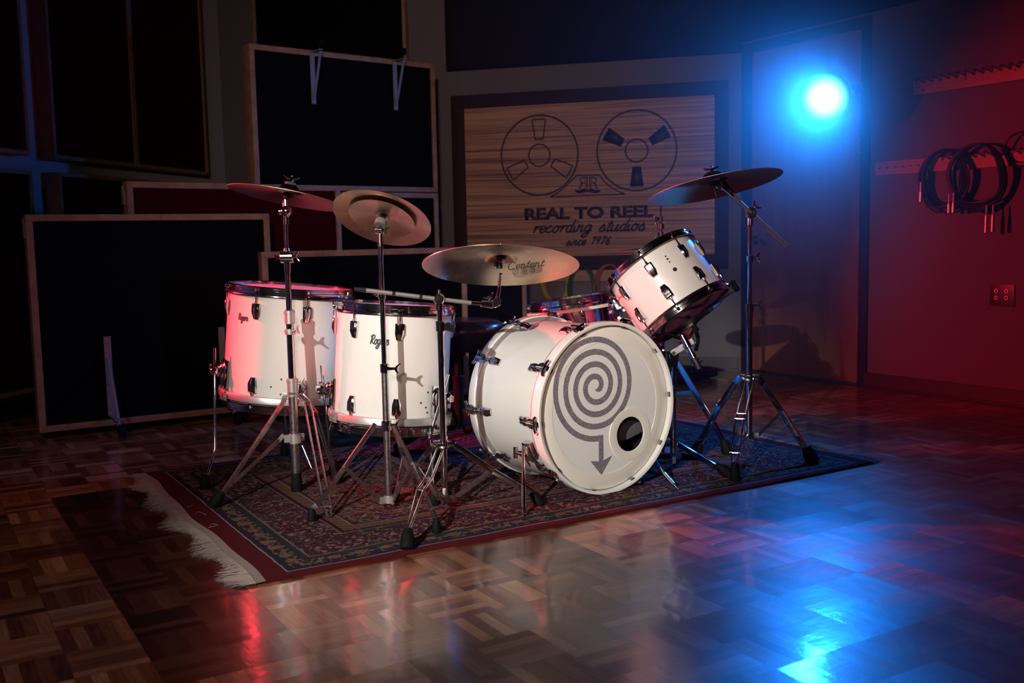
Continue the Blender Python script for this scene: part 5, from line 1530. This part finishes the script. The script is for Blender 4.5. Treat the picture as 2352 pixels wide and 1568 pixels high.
hcl = Vector((hhx, hhy, P(1540, 812, Y).z)); mb = MB(); mb.cyl(hcl - UP * .02, hcl + UP * .015, .018, None, 20, .002); mb.build('base_collar', 'chrome', hh)
fh = F(1674, 1042, RZ)
rleg(hh, [P(1540, 822, 4.09), P(1556, 832, 4.08), P(1640, 972, 4.02), fh + Vector((-.02, .01, .05))], 'chrome', .022, .008, foot=fh, footr=.024, footl=.06)
rleg(hh, [hcl + Vector((-.02, .0, -.01)), Vector((hhx - .22, hhy + .08, .05))], 'chrome', .022, .008, foot=Vector((hhx - .24, hhy + .085, RZ)), footr=.022)
rleg(hh, [hcl + Vector((.0, .02, -.01)), Vector((hhx + .06, hhy + .20, .05))], 'chrome', .022, .008, foot=Vector((hhx + .065, hhy + .22, RZ)), footr=.022)
mb = MB(); mb.bar(Vector((hhx, hhy, P(1560, 906, 4.1).z)), P(1601, 899, 4.05), .014, .005, UP); mb.build('brace', 'chrome', hh)
mb = MB(); mb.box((hhx - .02, hhy - .07, RZ + .016), (.075, .24, .012), None, .004); mb.build('footboard', 'old_chrome', hh)
hc_ = Vector((hhx, hhy, zh(577)))
for nm, lb, up_ in (('top', 'upper hi-hat cymbal, its edge showing behind the tilted tom', 1), ('bottom', 'lower hi-hat cymbal beneath its twin behind the tilted tom', -1)):
    n_ = Vector((-.02, .02, 1)).normalized() * up_; m = frame(hc_ + UP * .007 * up_, n_, Vector((1, 0, 0)))
    mb = LB(); top = cym_profile(.180, bow=.014); off = -top[-1][1]; mb.lathe([(r, z + off) for r, z in top] + [(r, z + off - .001) for r, z in top[::-1]], None, 80, True)
    root = thing('hi_hat_cymbal', lb, 'cymbal', m, 'hi-hat cymbals'); mb.build('bronze_disc', 'bronze_dark', root)
mb = MB(); mb.cyl(P(1589, 572, 4.0), P(1589, 572, 4.0) + Vector((.02, 0, .0)), .014, None, 18, .002); 

# ---- stand under the tilted tom
Y = 3.74; p0 = P(1547, 1000, Y); tx, ty = p0.x, p0.y
def zt_(py): return P(1547, py, Y).z
ts = thing('tom_stand', 'snare-type stand with a chrome basket cradling the tilted white tom', 'drum stand', (tx, ty, RZ))
mb = MB(); mb.cyl((tx, ty, .075), (tx, ty, zt_(842)), .0100, None, 20); mb.build('lower_tube', 'chrome', ts)
mb = MB(); mb.prism([(-.022, 0), (.024, 0), (.018, -.05), (.008, -.075), (-.008, -.075), (-.018, -.05)], -.008, .008, Matrix.Translation((tx - .002, ty, zt_(806))) @ Matrix.Rotation(PI / 2, 4, 'X')); mb.cyl(Vector((tx, ty - .02, zt_(815))), Vector((tx, ty + .02, zt_(815))), .018, None, 20, .002); mb.build('tilt_bracket', 'chrome', ts)
hub_t, hub_b = P(1566, 768, 3.70), P(1607, 848, 3.66)
mb = MB(); mb.bar(P(1543, 812, 3.72), P(1592, 782, 3.70), .022, .005, UP); mb.bar(P(1573, 792, 3.70), P(1585, 806, 3.69), .02, .012, UP); mb.build('tilt_arm', 'old_chrome', ts)
ud = (hub_b - hub_t).normalized()
mb = MB(); mb.cyl(hub_t, hub_b, .0078, None, 16); mb.cyl(hub_t, hub_t + ud * .055, .013, .014, 20, .002); mb.cyl(hub_t + ud * .075, hub_t + ud * .10, .013, None, 20, .002); mb.build('basket_screw', 'chrome', ts)
mb = MB(); mb.cyl(hub_b - ud * .045, hub_b, .015, .011, 18, .002)
for i in range(3):
    a = i * 2.1; mb.ball(hub_b - ud * .035 + Vector((math.cos(a) * .018, 0, math.sin(a) * .018)), .008)
mb.build('adjust_knob', 'black', ts)
# basket arms reach the lower hoop
bh = ct - axr * (.222 / 2 + .026)
xr3 = (m3.to_3x3() @ Vector((1, 0, 0))); yr3 = (m3.to_3x3() @ Vector((0, 1, 0)))
tips = [bh + yr3 * .190 + xr3 * .02, bh - yr3 * .185 + xr3 * .03, bh - xr3 * .185]
arms = [[P(1598, 806, 3.69), P(1604, 778, 3.69), P(1594, 745, 3.69), P(1620, 710, 3.70), tips[0] - axr * .012], [hub_t + ud * .02, P(1520, 764, 3.68), tips[1] - axr * .014], [hub_t, hub_t + (tips[2] - hub_t) * .6 - UP * .03, tips[2] - axr * .012]]
for arm, tp in zip(arms, tips):
    mb = MB()
    for a, b in zip(arm, arm[1:]): mb.bar(a, b, .014, .005, UP, .001)
    ar = mb.build('basket_arm', 'chrome', ts)
    out = (tp - bh).normalized(); mb = MB(); mb.cyl(tp + out * .008 - axr * .022, tp + out * .012 + axr * .020, .0105, None, 16, .003); mb.build('rubber_grip', 'rubber', ar)
# under-ring of the basket, parallel to the lower head
ftt = (F(1690, 1098, RZ) - Vector((.03, -.03, 0)), F(1532, 1062, RZ) + Vector((-.06, .12, 0)), Vector((tx - .12, ty - .16, RZ)))
hct = Vector((tx, ty, P(1547, 1018, Y).z))
mb = MB(); mb.cyl(hct - UP * .014, hct + UP * .014, .015, None, 20, .002); mb.build('base_collar', 'chrome', ts)
tsl = [P(1655, 1072, 3.62)]
lg = rleg(ts, [hct + Vector((.014, -.005, 0)), P(1600, 1045, 3.68), P(1652, 1076, 3.60)], 'chrome', .020, .007, foot=P(1680, 1092, 3.575).xy.to_3d() + UP * (RZ + .004), footr=.02, footl=.07)
rleg(ts, [hct + Vector((-.012, .01, 0)), Vector((tx - .16, ty + .10, .045))], 'chrome', .020, .007, foot=Vector((tx - .18, ty + .11, RZ)), footr=.018)
rleg(ts, [hct + Vector((.008, .012, 0)), Vector((tx + .07, ty + .15, .045))], 'chrome', .020, .007, foot=Vector((tx + .08, ty + .17, RZ)), footr=.018)
mb = MB(); mb.cyl((tx, ty, .068), (tx, ty, .085), .0135, None, 20); mb.bar(Vector((tx + .01, ty, .076)), P(1594, 1042, 3.69), .012, .004, UP); mb.build('brace', 'old_chrome', ts)
mb = MB(); mb.box((0, 0, 0), (.013, .0012, .026), Matrix.Translation((tx, ty - .0106, P(1547, 1055, Y).z))); mb.build('barcode_sticker', 'paper', ts)

# ---- throne
Y = 4.22; pc = P(1053, 900, Y)
th = thing('drum_throne', 'round black vinyl drum throne behind the smaller floor tom', 'stool', (pc.x, pc.y, RZ))
zt0, zt1 = P(1053, 800, Y).z, P(1053, 733, Y).z
mb = MB(); Rr = .195; hgt = zt1 - zt0
prof = [(1e-5, 0), (Rr * .9, 0), (Rr * .97, hgt * .08), (Rr * .96, hgt * .42), (Rr * .98, hgt * .46), (Rr * 1.02, hgt * .62), (Rr * .98, hgt * .86), (Rr * .85, hgt * .97), (Rr * .5, hgt), (1e-5, hgt * .98)]
mb.lathe(prof, Matrix.Translation((pc.x, pc.y, zt0)), 64); mb.build('seat', 'leather', th, 60)
mb = MB(); mb.cyl((pc.x, pc.y, zt0 - .005), (pc.x, pc.y, zt0 - .03), .035, None, 20); mb.cyl((pc.x, pc.y, .3), (pc.x, pc.y, zt0), .013, None, 20); mb.build('post', 'black', th)
mb = MB(); mb.cyl((pc.x, pc.y, .10), (pc.x, pc.y, P(1053, 862, Y).z), .0235, None, 24, .002); mb.build('column', 'black', th)
for a in (-35, 85, 205):
    aa = math.radians(a); d = Vector((math.cos(aa), math.sin(aa), 0)); c0 = Vector((pc.x, pc.y, 0))
    mb = MB(); mb.bar(c0 + UP * .16 + d * .02, c0 + d * .26 + UP * .045, .030, .014, UP, .004); mb.bar(c0 + UP * .09 + d * .02, c0 + d * .14 + UP * .10, .02, .01, UP, .002); lg = mb.build('leg', 'black', th)
    mb = MB(); mb.ball(c0 + d * .27 + UP * (RZ + .024), .024, 16, (1, 1, 1)); mb.build('rubber_foot', 'rubber', lg)

# ---- dark bag / cable heap on the floor behind the hi-hat
hp = F(1585, 868); hp = Vector((hp.x - .05, hp.y + .02, 0))
mb = MB(); R = random.Random(2); pts = []
for i in range(150):
    a = i * .42; r_ = .13 + .05 * math.sin(i * .31) + R.uniform(-.01, .01); pts.append(hp + Vector((r_ * 1.25 * math.cos(a), r_ * math.sin(a), .009 + .045 * (i / 150) + R.uniform(0, .006))))
mb.tube(pts, .009, 7); tag(mb.build('coiled_cable', 'cable'), 'heap of black cable coiled on the floor behind the tilted tom', 'cable')

# ------------------------------------------------------------------ stage lamps
aim = (Vector((-0.1, 2.6, 0.5)) - LAMP).normalized()
lm = frame(LAMP, aim, UP)
lamp = thing('stage_light', 'blazing blue stage light high at the right in front of the door wall', 'stage light', lm)
mb = LB(); mb.lathe([(1e-5, -.16), (.06, -.155), (.115, -.12), (.133, -.03), (.135, .0), (.130, .0), (.126, -.02), (1e-5, -.03)], None, 40); mb.build('housing', 'black', lamp)
def mat_lens():
    b = NB('blue_stage_lens'); sep = b.node('ShaderNodeSeparateXYZ'); b.l.new(b.coord(), sep.inputs[0])
    r = b.math('SQRT', b.math('ADD', b.math('MULTIPLY', sep.outputs[0], sep.outputs[0]), b.math('MULTIPLY', sep.outputs[1], sep.outputs[1])))
    t = b.math('DIVIDE', r, .125)
    b.l.new(b.ramp(t, [(0.0, (1, 1, 1)), (.30, (.75, .92, 1)), (.62, (.42, .72, .95)), (.85, (.08, .30, .7)), (1.0, (0.0, .02, .1))]), b.b.inputs['Emission Color'])
    b.set(Emission_Strength=1.7, Base_Color=(0, 0, 0)); return b.m
mb = LB(); mb.lathe([(1e-5, -.012), (.125, -.016)], None, 40); mb.build('lens', mat_lens(), lamp)
mb = MB(); la = lm @ Vector((0, 0, -.08)); ws, wz = WR.hit(1893, 200); wp = WR.at(ws, wz, 0.0)
sx_ = aim.cross(UP).normalized()
for s_ in (-1, 1): mb.bar(la + sx_ * .14 * s_, la + sx_ * .14 * s_ - aim * .16, .025, .004, UP)
mb.bar(la - sx_ * .14 - aim * .16, la + sx_ * .14 - aim * .16, .025, .004, UP); mb.cyl(la - aim * .16, wp, .012); mb.cyl(wp, wp + WR.n * .01, .045); mb.build('wall_arm', 'black', lamp)
red = RED; rm_ = frame(red, REDAIM - red, UP)
rl = thing('stage_light', 'red stage light standing off to the left of the kit', 'stage light', rm_)
mb = LB(); mb.lathe([(1e-5, -.16), (.06, -.155), (.085, -.12), (.095, -.03), (.097, .0), (.092, .0), (.088, -.02), (1e-5, -.03)], None, 32); mb.build('housing', 'black', rl)
mb = LB(); mb.lathe([(1e-5, -.012), (.088, -.016)], None, 32); mb.build('lens', emis('red_stage_lens', (1, .03, .03), 4), rl)
mb = LB(); mb.lathe([(.02, -.165), (.05, -.162)], None, 24); mb.build('panel_glow_ring', emis('red_panel_glow', (1, .02, .03), 18), rl)  # added glowing ring that throws red onto the wall panel, not a lamp part
mb = MB(); mb.cyl((red.x - .14, red.y + .02, 0.02), (red.x - .14, red.y + .02, 1.29), .015)
for a in (0, 120, 240):
    aa = math.radians(a); mb.bar(Vector((red.x - .14, red.y + .02, .3)), Vector((red.x - .14 + .12 * math.cos(aa), red.y + .02 + .12 * math.sin(aa), .012)), .018, .006, UP)
mb.build('tripod', 'black', rl)

kd = (KEYAIM - KEY).normalized()
kl = thing('stage_light', 'unseen white stage light behind the camera, with an added flag trimming its beam', 'stage light', frame(KEY - kd * .01, kd, UP))
mb = LB(); mb.lathe([(1e-5, -.22), (.07, -.215), (.10, -.16), (.11, -.04), (.11, .03), (.105, .03), (.10, -.02), (1e-5, -.02)], None, 40); mb.build('housing', 'black', kl)
mb = MB(); az = math.radians(27.6); pd = Vector((math.sin(az), math.cos(az), math.tan(math.radians(-20)))).normalized(); pr = Vector((math.cos(az), -math.sin(az), 0))
pe = KEY + pd * .40; mb.box((0.09, 0, 0), (.18, .30, .003), frame(pe, pd, pr), 0); mb.bar(KEY + pr * .108 + kd * .02, pe + pr * .10, .02, .003, UP); mb.build('light_flag', 'black', kl)  # added plate that cuts the right edge of the key beam
mb = MB(); kb = KEY - kd * .12 - UP * .13; mb.cyl((kb.x, kb.y, .02), kb, .016)
for a in (0, 120, 240):
    aa = math.radians(a); mb.bar(Vector((kb.x, kb.y, .6)), Vector((kb.x + .45 * math.cos(aa), kb.y + .45 * math.sin(aa), .012)), .02, .006, UP)
mb.build('tripod', 'black', kl)

# ------------------------------------------------------------------ haze in the corner by the blue lamp
hz = bpy.data.materials.new('thin_stage_haze'); hz.use_nodes = True
nt = hz.node_tree; nt.nodes.remove(nt.nodes['Principled BSDF'])
vsn = nt.nodes.new('ShaderNodeVolumeScatter');  vsn.inputs['Anisotropy'].default_value = 0.72
vsn.inputs['Color'].default_value = (1, 1, 1, 1)
geo = nt.nodes.new('ShaderNodeNewGeometry'); dv = nt.nodes.new('ShaderNodeVectorMath'); dv.operation = 'DISTANCE'
nt.links.new(geo.outputs['Position'], dv.inputs[0]); dv.inputs[1].default_value = LAMP
def hm(op, a, b_):
    n = nt.nodes.new('ShaderNodeMath'); n.operation = op
    for i, v in enumerate((a, b_)):
        if isinstance(v, float): n.inputs[i].default_value = v
        else: nt.links.new(v, n.inputs[i])
    return n.outputs[0]
q = hm('DIVIDE', dv.outputs['Value'], 0.55); q2 = hm('DIVIDE', dv.outputs['Value'], 1.7); dens = hm('ADD', hm('MULTIPLY', hm('POWER', 2.718, hm('MULTIPLY', hm('MULTIPLY', q, q), -1.0)), 0.20), hm('MULTIPLY', hm('POWER', 2.718, hm('MULTIPLY', hm('MULTIPLY', q2, q2), -1.0)), 0.045))
nt.links.new(dens, vsn.inputs['Density'])
nt.links.new(vsn.outputs[0], nt.nodes['Material Output'].inputs['Volume'])
mb = MB(); mb.box((1.50, 4.9, 1.64), (3.4, 3.4, 3.26))
hb = mb.build('haze', hz); tag(hb, 'thin haze glowing around the blue stage light', 'haze', kind='stuff')
